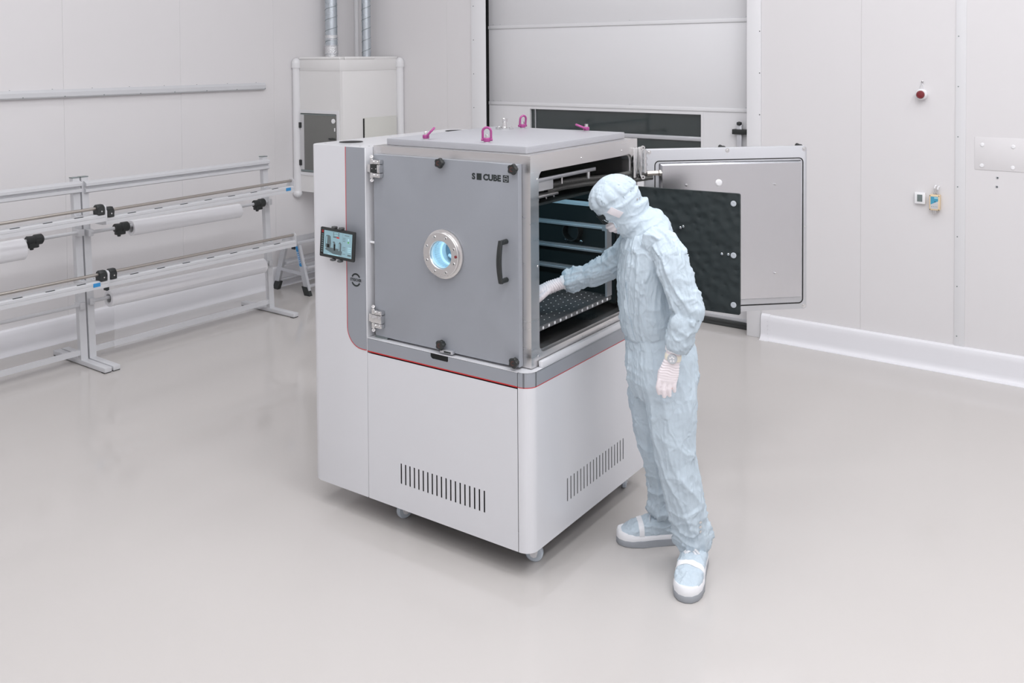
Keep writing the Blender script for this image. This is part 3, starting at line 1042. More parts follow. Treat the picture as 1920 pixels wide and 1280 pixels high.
po, pi_ = corner(mb, 0, 0)
for k in range(len(po) - 1):
    mb.prism([po[k], po[k + 1], pi_[k + 1], pi_[k]], 'xy', ZB, ZR - 0.0042)
mb.prism([(0, YR - 0.03), (-0.009, YR - 0.009), (-0.03, YR), (-0.03, YR - 0.004), (-0.012, YR - 0.012), (-0.003, YR - 0.03)], 'xy', ZB, ZR - 0.0042)
mb.box(XS + 0.01, -0.03, YR - 0.004, YR, ZB, ZR)
bmesh.ops.remove_doubles(mb.bm, verts=mb.bm.verts, dist=0.0002)
part(mb, 'side_panel', 'mwhite', smooth=30)
# grey band with the red stripe over the side panel
mb = MB()
full_o = po + [(0, YR - 0.03), (-0.009, YR - 0.009), (-0.03, YR)]
full_i = pi_ + [(-0.003, YR - 0.03), (-0.012, YR - 0.012), (-0.03, YR - 0.004)]
for k in range(len(full_o) - 1):
    mb.prism([full_o[k], full_o[k + 1], full_i[k + 1], full_i[k]], 'xy', ZR - 0.001, ZT)
bmesh.ops.remove_doubles(mb.bm, verts=mb.bm.verts, dist=0.0002)
part(mb, 'side_band', 'mgrey', smooth=30)
mb = MB()
for k in range(len(full_o) - 1):
    mb.prism([full_o[k], full_o[k + 1], full_i[k + 1], full_i[k]], 'xy', ZR - 0.0045, ZR - 0.0008)
bmesh.ops.remove_doubles(mb.bm, verts=mb.bm.verts, dist=0.0002)
part(mb, 'red_stripe', 'red', smooth=30)
# drawer with grip notch
mb = MB()
N0, N1, NZ = -0.5, -0.405, 0.7935
pts = [(XS + 0.0015, ZR + 0.0005), (XR - 0.0015, ZR + 0.0005), (XR - 0.0015, ZT - 0.0035), (N1, ZT - 0.0035)]
pts += [(N1, NZ + 0.006), (N1 - 0.002, NZ + 0.002), (N1 - 0.006, NZ), (N0 + 0.010, NZ), (N0 + 0.003, NZ + 0.004), (N0, NZ + 0.010), (N0, ZT - 0.0035), (XS + 0.0015, ZT - 0.0035)]
mb.prism(pts, 'xz', 0.0, 0.003)
mb.box(XS + 0.002, XR - 0.002, 0.004, 0.4, ZR + 0.002, ZR + 0.006)
dw = part(mb, 'drawer', 'mgrey')
part(MB().box(XS + 0.0015, XR - 0.0015, -0.0003, 0.003, ZR - 0.0045, ZR + 0.0004), 'red_stripe', 'red', dw)
part(MB().box(N0 - 0.01, N1 + 0.01, 0.004, 0.05, ZR + 0.007, ZT - 0.004), 'grip_notch_shade', 'darkgap', dw)  # black box, paints the shade inside the grip notch
# top deck, curb
mb = MB()
deck = [(XS + 0.001, 0.0)] + [(x, y) for x, y in full_o] + [(XS + 0.001, YR)]
mb.prism(deck, 'xy', ZT - 0.0025, ZT + 0.0002, 0.001, 1)
part(mb, 'top_deck', 'mwhite')
mb = MB().box(-0.022, -0.002, 0.095, 0.93, ZT, ZT + 0.026, 0.004)
part(mb, 'deck_curb', 'mwhite')
# black box added inside the base to keep the vent slots dark
mb = MB().box(XS + 0.06, -0.03, 0.03, YR - 0.06, ZB + 0.06, ZR - 0.03)
mb.box(XS + 0.01, -0.03, 0.01, YR - 0.01, ZR - 0.022, ZR - 0.014)
part(mb, 'dark_slot_backing', 'black')
for x, y, a in ((-0.079, 0.143, 200), (-0.753, 0.113, 70), (-0.085, 0.92, 120), (-0.80, 0.90, 30)):
    T = Matrix.Translation((x, y, 0)) @ Matrix.Rotation(R(a), 4, 'Z')
    mb = MB(T)
    mb.lathe([(0.0, -0.012), (0.031, -0.012), (0.037, -0.007), (0.037, 0.007), (0.031, 0.012), (0, 0.012)], (0, 0, 0.0372), (0, 1, 0), 30)
    c = part(mb, 'caster', 'caster')
    mb = MB(T)
    for s in (-1, 1):
        mb.prism([(-0.016, 0.038), (-0.012, 0.026), (0.0, 0.021), (0.012, 0.026), (0.016, 0.038), (0.022, 0.085), (-0.022, 0.085)], 'xz', s * 0.0145, s * 0.018)
        mb.cyl((0, s * 0.018, 0.0372), (0, s * 0.022, 0.0372), 0.006, 8)
    mb.box(-0.03, 0.03, -0.03, 0.03, 0.085, 0.168)
    part(mb, 'caster_fork', 'white', c)

# ---- the steel chamber box
mb = MB()
mb.box(XCL, XC - 0.05, YC + 0.03, YCB, ZC1 - 0.03, ZC1)            # roof
mb.box(XCL, XC - 0.05, YC + 0.03, YCB, ZC0, ZC0 + 0.04)            # floor
mb.box(XCL, XCL + 0.02, YC + 0.03, YCB, ZC0 + 0.04, ZC1 - 0.03)    # left wall
mb.box(XCL + 0.02, XC - 0.05, YCB - 0.02, YCB, ZC0 + 0.04, ZC1 - 0.03)   # rear wall
body = part(mb, 'chamber_body', 'steel')
mb = MB()
mb.ring(rrect(XCL, XC - 0.0501, ZC0, ZC1, 0.001, 6), rrect(XCL + 0.06, XC - 0.09, ZC0 + 0.06, ZC1 - 0.06, 0.03, 6), 'xz', YC, YC + 0.03)
part(mb, 'front_frame', 'steel')
OY0, OY1, OZ0, OZ1 = 0.118, 0.893, 0.878, 1.591
mb = MB()
mb.ring(rrect(YC, YCB, ZC0, ZC1, 0.001, 8), rrect(OY0 - 0.008, OY1 + 0.006, OZ0 - 0.008, OZ1 + 0.006, 0.035, 8), 'yz', XC - 0.012, XC)
mb.ring(rrect(YC, YCB, ZC0, ZC1, 0.001, 8), rrect(OY0, OY1, OZ0, OZ1, 0.03, 8), 'yz', XC - 0.05, XC - 0.0119)
sf = part(mb, 'side_frame', 'steel')
for y, z in ((0.100, 1.565), (0.100, 0.861), (0.10, 1.22), (0.44, 1.618), (0.44, 0.852), (0.80, 1.618), (0.80, 0.855)):
    part(MB().cyl((XC - 0.001, y, z), (XC + 0.0022, y, z), 0.0042, 10, b=0.001), 'frame_screw', 'chrome', sf)
# lid plate with lifting eyes and vacuum port
XP0, XP1, YP0, YP1, ZP = -0.8304, -0.0757, 0.1018, 0.9258, 1.6911
lid = part(MB().prism(rrect(XP0, XP1, YP0, YP1, 0.008, 3), 'xy', ZC1 + 0.0005, ZP, 0.0025, 2), 'lid_plate', 'mgreylt')


def lifting_eye(x, y, az, tilt, sw=0.0):
    """swivel eye: az = direction of the link's plane normal, tilt = how far the link leans along that normal"""
    T = Matrix.Translation((x, y, ZP)) @ Matrix.Rotation(R(az), 4, 'Z')
    mb = MB(T)
    mb.lathe([(0.0, 0.004), (0.013, 0.004), (0.015, 0.007), (0.015, 0.018), (0.012, 0.021), (0, 0.021)], (0, 0, 0), (0, 0, 1), 20)
    mb.cyl((0, -0.024, 0.013), (0, 0.024, 0.013), 0.0058, 12)
    e = part(mb, 'lifting_eye', 'pink', lid)
    c, s = math.cos(R(tilt)), math.sin(R(tilt))
    pts = []
    w_, h_ = 0.0175, 0.052
    for k in range(13):
        a = math.pi * k / 12
        pts.append((w_ * math.cos(a), h_ - w_ + 0.0 + w_ * math.sin(a) + 0.0))
    for k in range(13):
        a = math.pi + math.pi * k / 12
        pts.append((w_ * math.cos(a), 0.010 + 0.010 * math.sin(a)))
    mb = MB(T)
    mb.tube([(q * s, p, 0.012 + q * c) for p, q in pts], 0.0052, 10, closed=True)
    mb.build('lifting_link', 'pink', e)
    mb = MB(T)
    mb.cyl((0, 0, 0), (0, 0, 0.0045), 0.0125, 20)
    mb.cyl((0, 0, 0.0205), (0, 0, 0.034), 0.0085, 6, b=0.001)
    mb.build('bolt', 'chrome', e)


lifting_eye(-0.640, 0.150, 35, 44)
lifting_eye(-0.318, 0.163, -62, 2)
lifting_eye(-0.628, 0.880, -20, 8)
lifting_eye(-0.262, 0.885, 215, 68)
mb = MB().lathe([(0.0, 0), (0.045, 0), (0.045, 0.007), (0.02, 0.009), (0.012, 0.016), (0.0105, 0.035), (0.0135, 0.037), (0.0135, 0.052), (0.011, 0.055), (0, 0.055)], (-0.675, 0.79, ZP), (0, 0, 1), 32)
for k in range(6):
    a = R(60 * k)
    mb.cyl((-0.675 + 0.035 * math.cos(a), 0.79 + 0.035 * math.sin(a), ZP + 0.006), (-0.675 + 0.035 * math.cos(a), 0.79 + 0.035 * math.sin(a), ZP + 0.012), 0.004, 6)
part(mb, 'vacuum_port', 'chrome', lid)


def star_knob(mb, c, axis, r=0.0205):
    q = Vector(axis).to_track_quat('Z', 'Y').to_matrix().to_4x4()
    q.translation = c
    sav = mb.T
    mb.T = sav @ q
    n = 60
    rows = []
    for sc, h in ((0.55, 0.0), (0.55, 0.010), (0.92, 0.013), (1.0, 0.017), (1.0, 0.024), (0.90, 0.029)):
        rows.append([(sc * r * (1 + 0.11 * math.cos(5 * 2 * math.pi * k / n)) * math.cos(2 * math.pi * k / n), sc * r * (1 + 0.11 * math.cos(5 * 2 * math.pi * k / n)) * math.sin(2 * math.pi * k / n), h) for k in range(n)])
    mb.loft(rows)
    mb.T = sav
    return mb


# ---- front door
DX0, DX1, DZ0, DZ1, YD, YDB = -0.833, -0.0645, 0.829, 1.628, 0.022, 0.0495
VX, VZ = -0.436, 1.236
mb = MB()
n4 = 8
hole = circle(VX, VZ, 0.062, 36)
out = []
for k in range(36):
    a = 2 * math.pi * k / 36
    dx, dz = math.cos(a), math.sin(a)
    tx = ((DX1 - VX) if dx > 0 else (VX - DX0)) / max(abs(dx), 1e-6)
    tz = ((DZ1 - VZ) if dz > 0 else (VZ - DZ0)) / max(abs(dz), 1e-6)
    s_ = min(tx, tz)
    out.append([VX + dx * s_, VZ + dz * s_])
for cx, cz in ((DX0, DZ0), (DX1, DZ0), (DX1, DZ1), (DX0, DZ1)):
    j = min(range(36), key=lambda q: (out[q][0] - cx) ** 2 + (out[q][1] - cz) ** 2)
    out[j] = [cx, cz]
mb.ring(out, hole, 'xz', YD, YDB)
es = [e for e in mb.bm.edges if all(abs(v.co.y - YD) < 1e-5 for v in e.verts) and all(v.co.x in (None,) or min(abs(v.co.x - DX0), abs(v.co.x - DX1), abs(v.co.z - DZ0), abs(v.co.z - DZ1)) < 1e-4 for v in e.verts) and len(e.link_faces) == 2 and abs(e.link_faces[0].normal.dot(e.link_faces[1].normal)) < 0.5]
bmesh.ops.bevel(mb.bm, geom=es, offset=0.005, segments=3, affect='EDGES', profile=0.5)
fd = part(mb, 'front_door', 'mgrey')
mb = MB()
mb.lathe([(0.058, -0.004), (0.1, -0.004), (0.102, 0.002), (0.102, 0.011), (0.096, 0.013), (0.093, 0.014), (0.093, 0.027), (0.091, 0.029), (0.0585, 0.029), (0.0565, 0.026), (0.0565, -0.06), (0.058, -0.06), (0.058, -0.004)], (VX, YD, VZ), (0, -1, 0), 56)
vp = part(mb, 'viewport_flange', 'steel', fd)
for k in range(8):
    a = R(22.5 + 45 * k)
    p = (VX + 0.077 * math.cos(a), YD - 0.0285, VZ + 0.077 * math.sin(a))
    mb = MB().lathe([(0.0025, 0.002), (0.0035, 0.004), (0.0065, 0.004), (0.007, 0.003), (0.007, 0), (0, 0), ], p, (0, -1, 0), 16)
    mb.mi = 1
    mb.cyl((p[0], p[1] - 0.0015, p[2]), (p[0], p[1] - 0.0022, p[2]), 0.003, 6)
    mb.build('flange_bolt', ['chrome', 'print'], vp)
p = (VX + 0.0815, YD - 0.0285, VZ + 0.001)
mb = MB().lathe([(0, 0), (0.006, 0), (0.006, 0.003), (0.0, 0.004)], p, (0, -1, 0), 14)
mb.build('red_plug', M['alarm'], vp, label='small reddish plug')
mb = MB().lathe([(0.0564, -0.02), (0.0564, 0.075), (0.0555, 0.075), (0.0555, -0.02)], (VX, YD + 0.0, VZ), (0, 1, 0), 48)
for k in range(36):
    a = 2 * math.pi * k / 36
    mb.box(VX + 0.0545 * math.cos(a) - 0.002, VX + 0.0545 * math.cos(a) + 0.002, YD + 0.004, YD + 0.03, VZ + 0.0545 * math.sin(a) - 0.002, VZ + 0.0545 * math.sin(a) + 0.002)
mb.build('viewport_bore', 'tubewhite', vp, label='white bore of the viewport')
mb = MB().lathe([(0.049, 0.0), (0.055, 0.0), (0.055, 0.006), (0.049, 0.006), (0.049, 0.0)], (VX, YD + 0.036, VZ), (0, 1, 0), 48)
mb.build('led_ring', 'led', vp, label='bluish glowing light ring')
mb = MB().lathe([(0, 0.0), (0.056, 0.0), (0.056, 0.004), (0, 0.004)], (VX, YD - 0.012, VZ), (0, 1, 0), 40)
mb.build('viewport_glass', 'glass', vp)
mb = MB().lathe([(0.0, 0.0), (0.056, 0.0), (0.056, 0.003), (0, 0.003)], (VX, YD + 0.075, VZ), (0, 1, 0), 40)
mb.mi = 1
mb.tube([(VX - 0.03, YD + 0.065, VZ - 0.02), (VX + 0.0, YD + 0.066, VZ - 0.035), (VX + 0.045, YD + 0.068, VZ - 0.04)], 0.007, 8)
mb.build('viewport_backing', [mat('bluish_light_tint', srgb(96, 134, 152), 0.4), 'tubewhite'], vp, label='disc inside, coloured like the bluish light')  # disc closing the bore, bluish interior light put into its colour
ll = bpy.data.lights.new('viewport_lamp', 'POINT')
ll.energy = 0.06
ll.color = (0.8, 0.94, 1.0)
ll.shadow_soft_size = 0.01
lo = bpy.data.objects.new('viewport_lamp', ll)
COL.objects.link(lo)
lo.location = (VX + 0.01, YD + 0.045, VZ + 0.025)
# handle
HX = -0.121
rings = []
for k in range(21):
    f = k / 20
    z = 1.162 + 0.168 * f
    y = YD - 0.040 - 0.012 * math.sin(math.pi * f)
    sx, sy = 0.0092 + 0.0016 * math.sin(math.pi * f), 0.0058
    rings.append([(HX + sx * a, y + sy * b, z) for a, b in ((-1, -0.6), (-0.7, -1), (0.7, -1), (1, -0.6), (1, 0.6), (0.7, 1), (-0.7, 1), (-1, 0.6))])
mb = MB().loft(rings)
for z in (1.170, 1.322):
    mb.cyl((HX, YD + 0.001, z), (HX, YD - 0.045, z), 0.0098, 20, b=0.0015)
part(mb, 'handle', 'black', fd)
for x, z in ((-0.443, 1.614), (-0.0745, 1.612), (-0.446, 0.858), (-0.0755, 0.852)):
    mb = MB()
    star_knob(mb, (x, YD, z), (0, -1, 0))
    mb.mi = 1
    ri = [circle(x, z, 0.0085, 20), circle(x, z, 0.0065, 20)]
    for k in range(3, 17):
        j = k + 1
        mb.prism([ri[0][k], ri[0][j], ri[1][j], ri[1][k]], 'xz', YD - 0.0298, YD - 0.0288)
    mb.build('star_knob', ['black', 'dullred'], fd)
mb = MB().box(-0.452, -0.386, 0.004, YD, 0.826, 0.840, 0.002)
mb.mi = 1
mb.box(-0.43, -0.394, 0.003, 0.006, 0.829, 0.836)
mb.build('latch_bracket', ['alu', 'print'], fd)
# lettering
mb = MB()
LZ = 1.569
lh = 0.0265
lx = -0.291
mb.text('S', lx + 0.0095, LZ, lh, YD - 0.0006, width=0.0175, bold=0.05)
mb.box(lx + 0.025, lx + 0.0495, YD - 0.0008, YD, LZ - lh / 2, LZ + lh / 2)
mb.text('CUBE', lx + 0.1015, LZ, lh, YD - 0.0006, width=0.088, bold=0.05)
mb.box(lx + 0.155, lx + 0.183, YD - 0.0008, YD, LZ - 0.014, LZ + 0.014)
mb.mi = 1
for s in (1, -1):
    for k in range(10):
        a0, a1 = R(28 + 124 * k / 10), R(28 + 124 * (k + 1) / 10)
        q = [(lx + 0.169 + r * math.cos(a), LZ + s * r * math.sin(a)) for r, a in ((0.0112, a0), (0.0112, a1), (0.0092, a1), (0.0092, a0))]
        mb.prism(q if s > 0 else q[::-1], 'xz', YD - 0.0012, YD - 0.0007)
mb.box(lx + 0.1575, lx + 0.1805, YD - 0.0012, YD - 0.0007, LZ - 0.0016, LZ + 0.0016)
mb.build('door_lettering', ['print', 'greyprint'], fd, label='black lettering S CUBE', recalc=False)


def hinge(mb, dark):
    """block hinge seen from the front, origin at its centre: x across, -y outward, z up"""
    mb.mi = 0
    for z in (-0.029, 0.029):
        mb.box(-0.012, 0.036, -0.024, 0.0, z - 0.010, z + 0.010, 0.004)
        for x in (-0.002, 0.021):
            mb.cyl((x, -0.024, z), (x, -0.029, z), 0.0062, 14)
    mb.cyl((-0.021, -0.013, -0.043), (-0.021, -0.013, -0.019), 0.0085, 14)
    mb.cyl((-0.021, -0.013, 0.019), (-0.021, -0.013, 0.043), 0.0085, 14)
    mb.box(0.021, 0.036, -0.026, 0.0, -0.018, 0.018, 0.002)
    mb.box(-0.03, -0.02, -0.022, 0.01, -0.018, 0.018, 0.002)
    for x in (-0.043, -0.036):
        mb.cyl((x, -0.012, -0.017), (x, -0.012, 0.017), 0.0042, 10)
    mb.box(-0.041, -0.024, -0.006, 0.02, -0.014, 0.014, 0.002)
    mb.mi = 1 if dark else 0
    mb.box(-0.021, 0.022, -0.0235, 0.0, -0.0175, 0.0175, 0.001)
    mb.mi = 0
    for x in (-0.008, 0.015):
        mb.cyl((x, -0.0235, 0), (x, -0.0255, 0), 0.0025, 8)
    for s in (-1, 1):
        mb.lathe([(0.003, 0), (0.0075, 0), (0.0075, 0.006), (0.003, 0.006)], (-0.022, -0.010, s * 0.052 - 0.003), (0.5, -0.8, 0.3), 12)
        mb.tube([(-0.021, -0.012, s * 0.043), (-0.018, -0.014, s * 0.05), (-0.022, -0.016, s * 0.057)], 0.003, 6)
    return mb


part(hinge(MB(Matrix.Translation((-0.8105, YD, 1.568))), True), 'door_hinge', ['chrome', 'black'], fd)
part(hinge(MB(Matrix.Translation((-0.8105, YD, 0.909))), False), 'door_hinge', ['chrome', 'black'], fd, label='lower steel hinge')
part(MB().cyl((XS - 0.001, 0.03, 1.237), (-0.828, 0.03, 1.237), 0.0055, 12, b=0.001), 'door_buffer', 'white')
part(MB().box(-0.836, -0.765, YD + 0.004, YDB - 0.003, ZT + 0.001, 0.828), 'hinge_plate', 'lcd', fd)

# ---- inside the chamber
mb = MB()
mb.box(-0.815, -0.10, 0.868, 0.880, 0.89, 1.425)
mb.box(-0.825, -0.815, 0.14, 0.868, 0.89, 1.425)
mb.box(-0.815, -0.14, 0.12, 0.13, 0.89, 1.425)
mb.box(-0.815, -0.14, 0.14, 0.868, 1.425, 1.435)
part(mb, 'shroud_lining', 'inblack', label='black lining of the chamber')
mb = MB().lathe([(0.0, 0), (0.046, 0), (0.046, 0.045), (0.04, 0.045), (0.038, 0.006), (0, 0.006)], (-0.318, 0.868, 1.213), (0, -1, 0), 32)
for s in (-1, 1):
    mb.mi = 1
    mb.cyl((-0.318 + 0.042 * s, 0.868, 1.163), (-0.318 + 0.042 * s, 0.855, 1.163), 0.0085, 10)
part(mb, 'inner_port', ['black', 'chrome'])
for z in (1.359, 1.257, 1.146, 1.046):
    mb = MB()
    mb.box(-0.80, -0.10, 0.792, 0.806, z - 0.010, z - 0.002)
    mb.box(-0.80, -0.10, 0.798, 0.812, z + 0.002, z + 0.010)
    mb.box(-0.80, -0.10, 0.799, 0.805, z - 0.003, z + 0.003)
    mb.box(-0.122, -0.1, 0.785, 0.815, z - 0.014, z + 0.014)
    part(mb, 'shelf_rail', 'alu')
part(MB().box(-0.104, -0.088, 0.79, 0.815, 0.943, 1.37).box(-0.098, -0.088, 0.771, 0.791, 0.943, 1.30), 'rail_post', 'alu')
part(MB().box(-0.104, -0.088, 0.15, 0.17, 0.90, 1.37), 'rail_post', 'alu')
mb = MB()
mb.box(-0.80, -0.09, 0.20, 0.815, 0.921, 0.942, 0.002, 1)
mb.mi = 1
for ix in range(17):
    for iy in range(15):
        x, y = -0.13 - 0.04 * ix, 0.225 + 0.04 * iy
        mb.cyl((x, y, 0.942), (x, y, 0.9424), 0.003, 8)
for k in range(13):
    y = 0.235 + 0.045 * k
    mb.lathe([(0, 0), (0.0065, 0), (0.0065, 0.001), (0.0045, 0.002), (0, 0.0012)], (-0.09, y, 0.931), (1, 0, 0), 14)
part(mb, 'perforated_plate', [mat('dark_plate_steel', srgb(112, 114, 116), 0.35, 0.6), 'white'])
mb = MB().box(-0.128, -0.112, 0.13, 0.715, 1.530, 1.546, 0.002)
mb.mi = 1
mb.cyl((-0.122, 0.66, 1.532), (-0.122, 0.66, 1.50), 0.009, 12)
mb.cyl((-0.13, 0.45, 1.532), (-0.13, 0.45, 1.50), 0.004, 10)
part(mb, 'manifold_bar', ['alu', 'steel'])
mb = MB().box(-0.20, -0.125, 0.26, 0.375, 1.488, 1.529, 0.003)
part(mb, 'terminal_box', 'lightgrey')
mb = MB()
mb.box(-0.24, -0.115, 0.14, 0.40, 1.462, 1.472, 0.001)
mb.box(-0.128, -0.108, 0.14, 0.20, 1.40, 1.462, 0.001)
for k in range(3):
    mb.cyl((-0.114, 0.24 + 0.06 * k, 1.458), (-0.112, 0.24 + 0.06 * k, 1.458), 0.004, 8)
part(mb, 'hose_bracket', 'steel')
for k, (z0, y0) in enumerate(((1.496, 0.36), (1.474, 0.37))):
    pts = [(-0.16, y0, z0), (-0.15, 0.50, z0 + 0.004), (-0.13, 0.66, z0 + 0.002), (-0.10, 0.80, z0 - 0.004), (-0.04, 0.90, z0 + 0.006 - 0.012 * k), (0.015, 0.985, 1.497 - 0.02 * k), (0.03, 1.0, 1.498 - 0.02 * k)]
    part(MB().tube(pts, 0.0125, 12), 'coolant_hose', 'hose')
mb = MB()
mb.cyl((0.012, 0.975, 1.497), (0.055, 1.012, 1.499), 0.0125, 6, b=0.002)
mb.cyl((0.055, 1.012, 1.499), (0.068, 1.022, 1.499), 0.016, 6, b=0.002)
mb.ellipsoid((0.075, 1.028, 1.498), ((1, 0, 0), (0, 1, 0), (0, 0, 1)), (0.014, 0.014, 0.015), 14, 10)
mb.cyl((0.077, 1.028, 1.498), (0.077, 1.028, 1.40), 0.011, 14)
mb.cyl((0.077, 1.028, 1.475), (0.077, 1.028, 1.455), 0.015, 6, b=0.002)
mb.cyl((-0.055, 0.90, 1.505), (-0.015, 0.945, 1.512), 0.011, 6, b=0.002)
part(mb, 'hose_fitting', 'rod')
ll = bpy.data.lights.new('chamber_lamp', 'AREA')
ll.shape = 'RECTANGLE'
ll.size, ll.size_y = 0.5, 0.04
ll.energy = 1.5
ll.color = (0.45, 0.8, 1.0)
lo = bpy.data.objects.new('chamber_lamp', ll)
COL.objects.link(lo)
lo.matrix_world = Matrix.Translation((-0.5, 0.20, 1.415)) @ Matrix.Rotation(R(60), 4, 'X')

# ---- side door, swung wide open; local axes: s along the door, t towards its outer face, z up
DT = Matrix.Translation((0.02, 0.985, 0)) @ Matrix.Rotation(math.atan2(0.689, 0.739), 4, 'Z')
mb = MB(DT)
mb.prism(rrect(-0.018, 0.784, 0.822, 1.611, 0.012, 4), 'xz', 0.0, 0.028, 0.002, 2)
sd = part(mb, 'side_door', 'alu')
mb = MB(DT)
g = rrect(0.028, 0.764, 0.851, 1.5535, 0.02, 5)
mb.tube([(a, -0.0005, b) for a, b in g], 0.0026, 6, closed=True)
part(mb, 'door_seal', 'darkgap', sd)
mb = MB(DT)
ii = rrect(0.058, 0.746, 0.888, 1.534, 0.002, 2)
oo = rrect(0.046, 0.756, 0.878, 1.546, 0.008, 2)
mb.loft([[(a, 0.001, b) for a, b in oo], [(a, -0.022, b) for a, b in ii]])
part(mb, 'door_inner_plate', 'steelin', sd, smooth=25)
for s_, z in ((0.770, 1.597), (0.384, 1.597), (0.770, 0.836), (0.775, 1.218), (0.0, 1.597)):
    mb = MB(DT)
    mb.lathe([(0, 0.003), (0.004, 0.003), (0.006, 0), (0.0105, 0), (0.0105, 0.001), (0, 0.001)] if s_ < 0.772 else [(0, 0), (0.004, 0), (0.004, 0.002), (0, 0.003)], (s_, 0.0, z), (0, -1, 0), 16)
    part(mb, 'captive_bolt', 'chrome', sd)
for s_, z in ((0.176, 1.439), (0.613, 1.433), (0.613, 1.006)):
    part(MB(DT).cyl((s_, -0.02, z), (s_, -0.034, z), 0.0055, 8, b=0.001), 'standoff', 'chrome', sd)
mb = MB(DT).lathe([(0, 0), (0.0165, 0), (0.0165, 0.003), (0.012, 0.006), (0, 0.007)], (0.333, -0.021, 1.447), (0, -1, 0), 24)
part(mb, 'door_plug', 'white', sd)
for s_ in (0.372, 0.762):
    mb = MB(DT)
    star_knob(mb, (s_, 0.028, 1.597), (0, 1, 0), 0.022)
    part(mb, 'star_knob', 'black', sd)
# its hinge at the chamber's rear edge
for z in (1.555, 0.90):
    mb = MB()
    mb.box(XC - 0.004, XC + 0.016, 0.895, 0.935, z - 0.075, z + 0.07, 0.006)
    mb.box(XC + 0.016, XC + 0.03, 0.93, 0.955, z - 0.07, z + 0.07, 0.003)
    mb.cyl((XC + 0.03, 0.965, z - 0.055), (XC + 0.03, 0.965, z + 0.055), 0.011, 14)
    for q in (-0.045, -0.015, 0.015, 0.045):
        mb.cyl((XC + 0.03, 0.965, z + q - 0.006), (XC + 0.03, 0.965, z + q + 0.006), 0.0145, 14)
    for q in (-0.072, 0.066):
        mb.lathe([(0.004, 0), (0.010, 0), (0.010, 0.008), (0.004, 0.008)], (XC + 0.032, 0.945, z + q), (0.6, -0.7, 0), 14)
    mb.mi = 1
    mb.box(XC + 0.012, XC + 0.03, 0.952, 0.975, z - 0.05, z + 0.05)
    part(mb, 'side_hinge', ['chrome', 'black'], sd)
# black quilted shroud flap in front of the door
PT = Matrix.Translation((0.02, 0.865, 0)) @ Matrix.Rotation(math.atan2(0.066, 0.998), 4, 'Z')
mb = MB(PT)
mb.prism(rrect(-0.105, 0.4825, 0.9215, 1.4505, 0.008, 3), 'xz', -0.006, 0.006, 0.001, 1)
sp = part(mb, 'shroud_flap', 'shroud', label='black quilted shroud flap')
for z in (1.406, 1.180, 0.963):
    mb = MB(PT).lathe([(0, 0), (0.0125, 0), (0.0125, 0.002), (0.006, 0.003), (0.005, 0.002), (0, 0.002)], (0.454, -0.006, z), (0, -1, 0), 22)
    mb.build('grey_washer', 'watch', sp)
for s_, z in ((0.403, 1.182), (0.432, 1.183), (0.212, 1.280), (0.225, 1.286)):
    MB(PT).cyl((s_, -0.006, z), (s_, -0.013, z), 0.0058, 12, b=0.001).build('flap_screw', 'chrome', sp)

# ---- tablet on its holder
TT = Matrix.Translation((-0.9895, -0.05, 1.2265)) @ Matrix.Rotation(R(1.5), 4, 'Y') @ Matrix.Rotation(R(-3), 4, 'X')
mb = MB(TT)
mb.box(-0.03, 0.03, 0.012, 0.048, -0.03, 0.03, 0.003)
for x in (-0.022, 0.022):
    for s in (-1, 1):
        mb.box(x - 0.010, x + 0.010, -0.010, 0.013, s * 0.072 - 0.005, s * 0.072 + 0.005, 0.004)
    mb.box(x - 0.008, x + 0.008, 0.0085, 0.013, -0.072, 0.072, 0.001)
part(mb, 'tablet_holder', mat('dark_grey_holder', srgb(80, 82, 83), 0.5), cab)
tb = thing('tablet', 'black tablet in a holder on the white cabinet column, showing a plant diagram', 'tablet', (-0.9895, -0.05, 1.2265))
mb = MB(TT)
mb.prism(rrect(-0.107, 0.107, -0.066, 0.066, 0.006, 4), 'xz', -0.0008, 0.008, 0.0025, 2)
mb.build('casing', 'black', tb)
mb = MB(TT)
f = -0.0012


def pan(x0, x1, z0, z1, mi, lvl=1):
    mb.mi = mi
    mb.box(x0, x1, f - 0.00012 * lvl, f + 0.0003, z0, z1)


pan(-0.100, 0.092, -0.053, 0.054, 1, 0)
pan(-0.082, 0.092, -0.0525, 0.0535, 0, 1)
mb.mi = 4
ring_o, ring_i = circle(-0.091, 0.047, 0.0055, 20), circle(-0.091, 0.047, 0.0033, 20)
mb.ring(ring_o, ring_i, 'xz', f - 0.0004, f)
for k in range(9):
    pan(-0.0965, -0.0865, 0.031 - 0.0095 * k, 0.037 - 0.0095 * k, 2, 2)
for z in (0.044, 0.0355):
    pan(-0.025, 0.013, z, z + 0.0055, 2, 2)
    pan(-0.020, 0.006, z + 0.001, z + 0.0042, 3, 3)
pan(-0.025, -0.005, 0.0265, 0.032, 2, 2)
pan(-0.004, 0.014, 0.0255, 0.032, 4, 2)
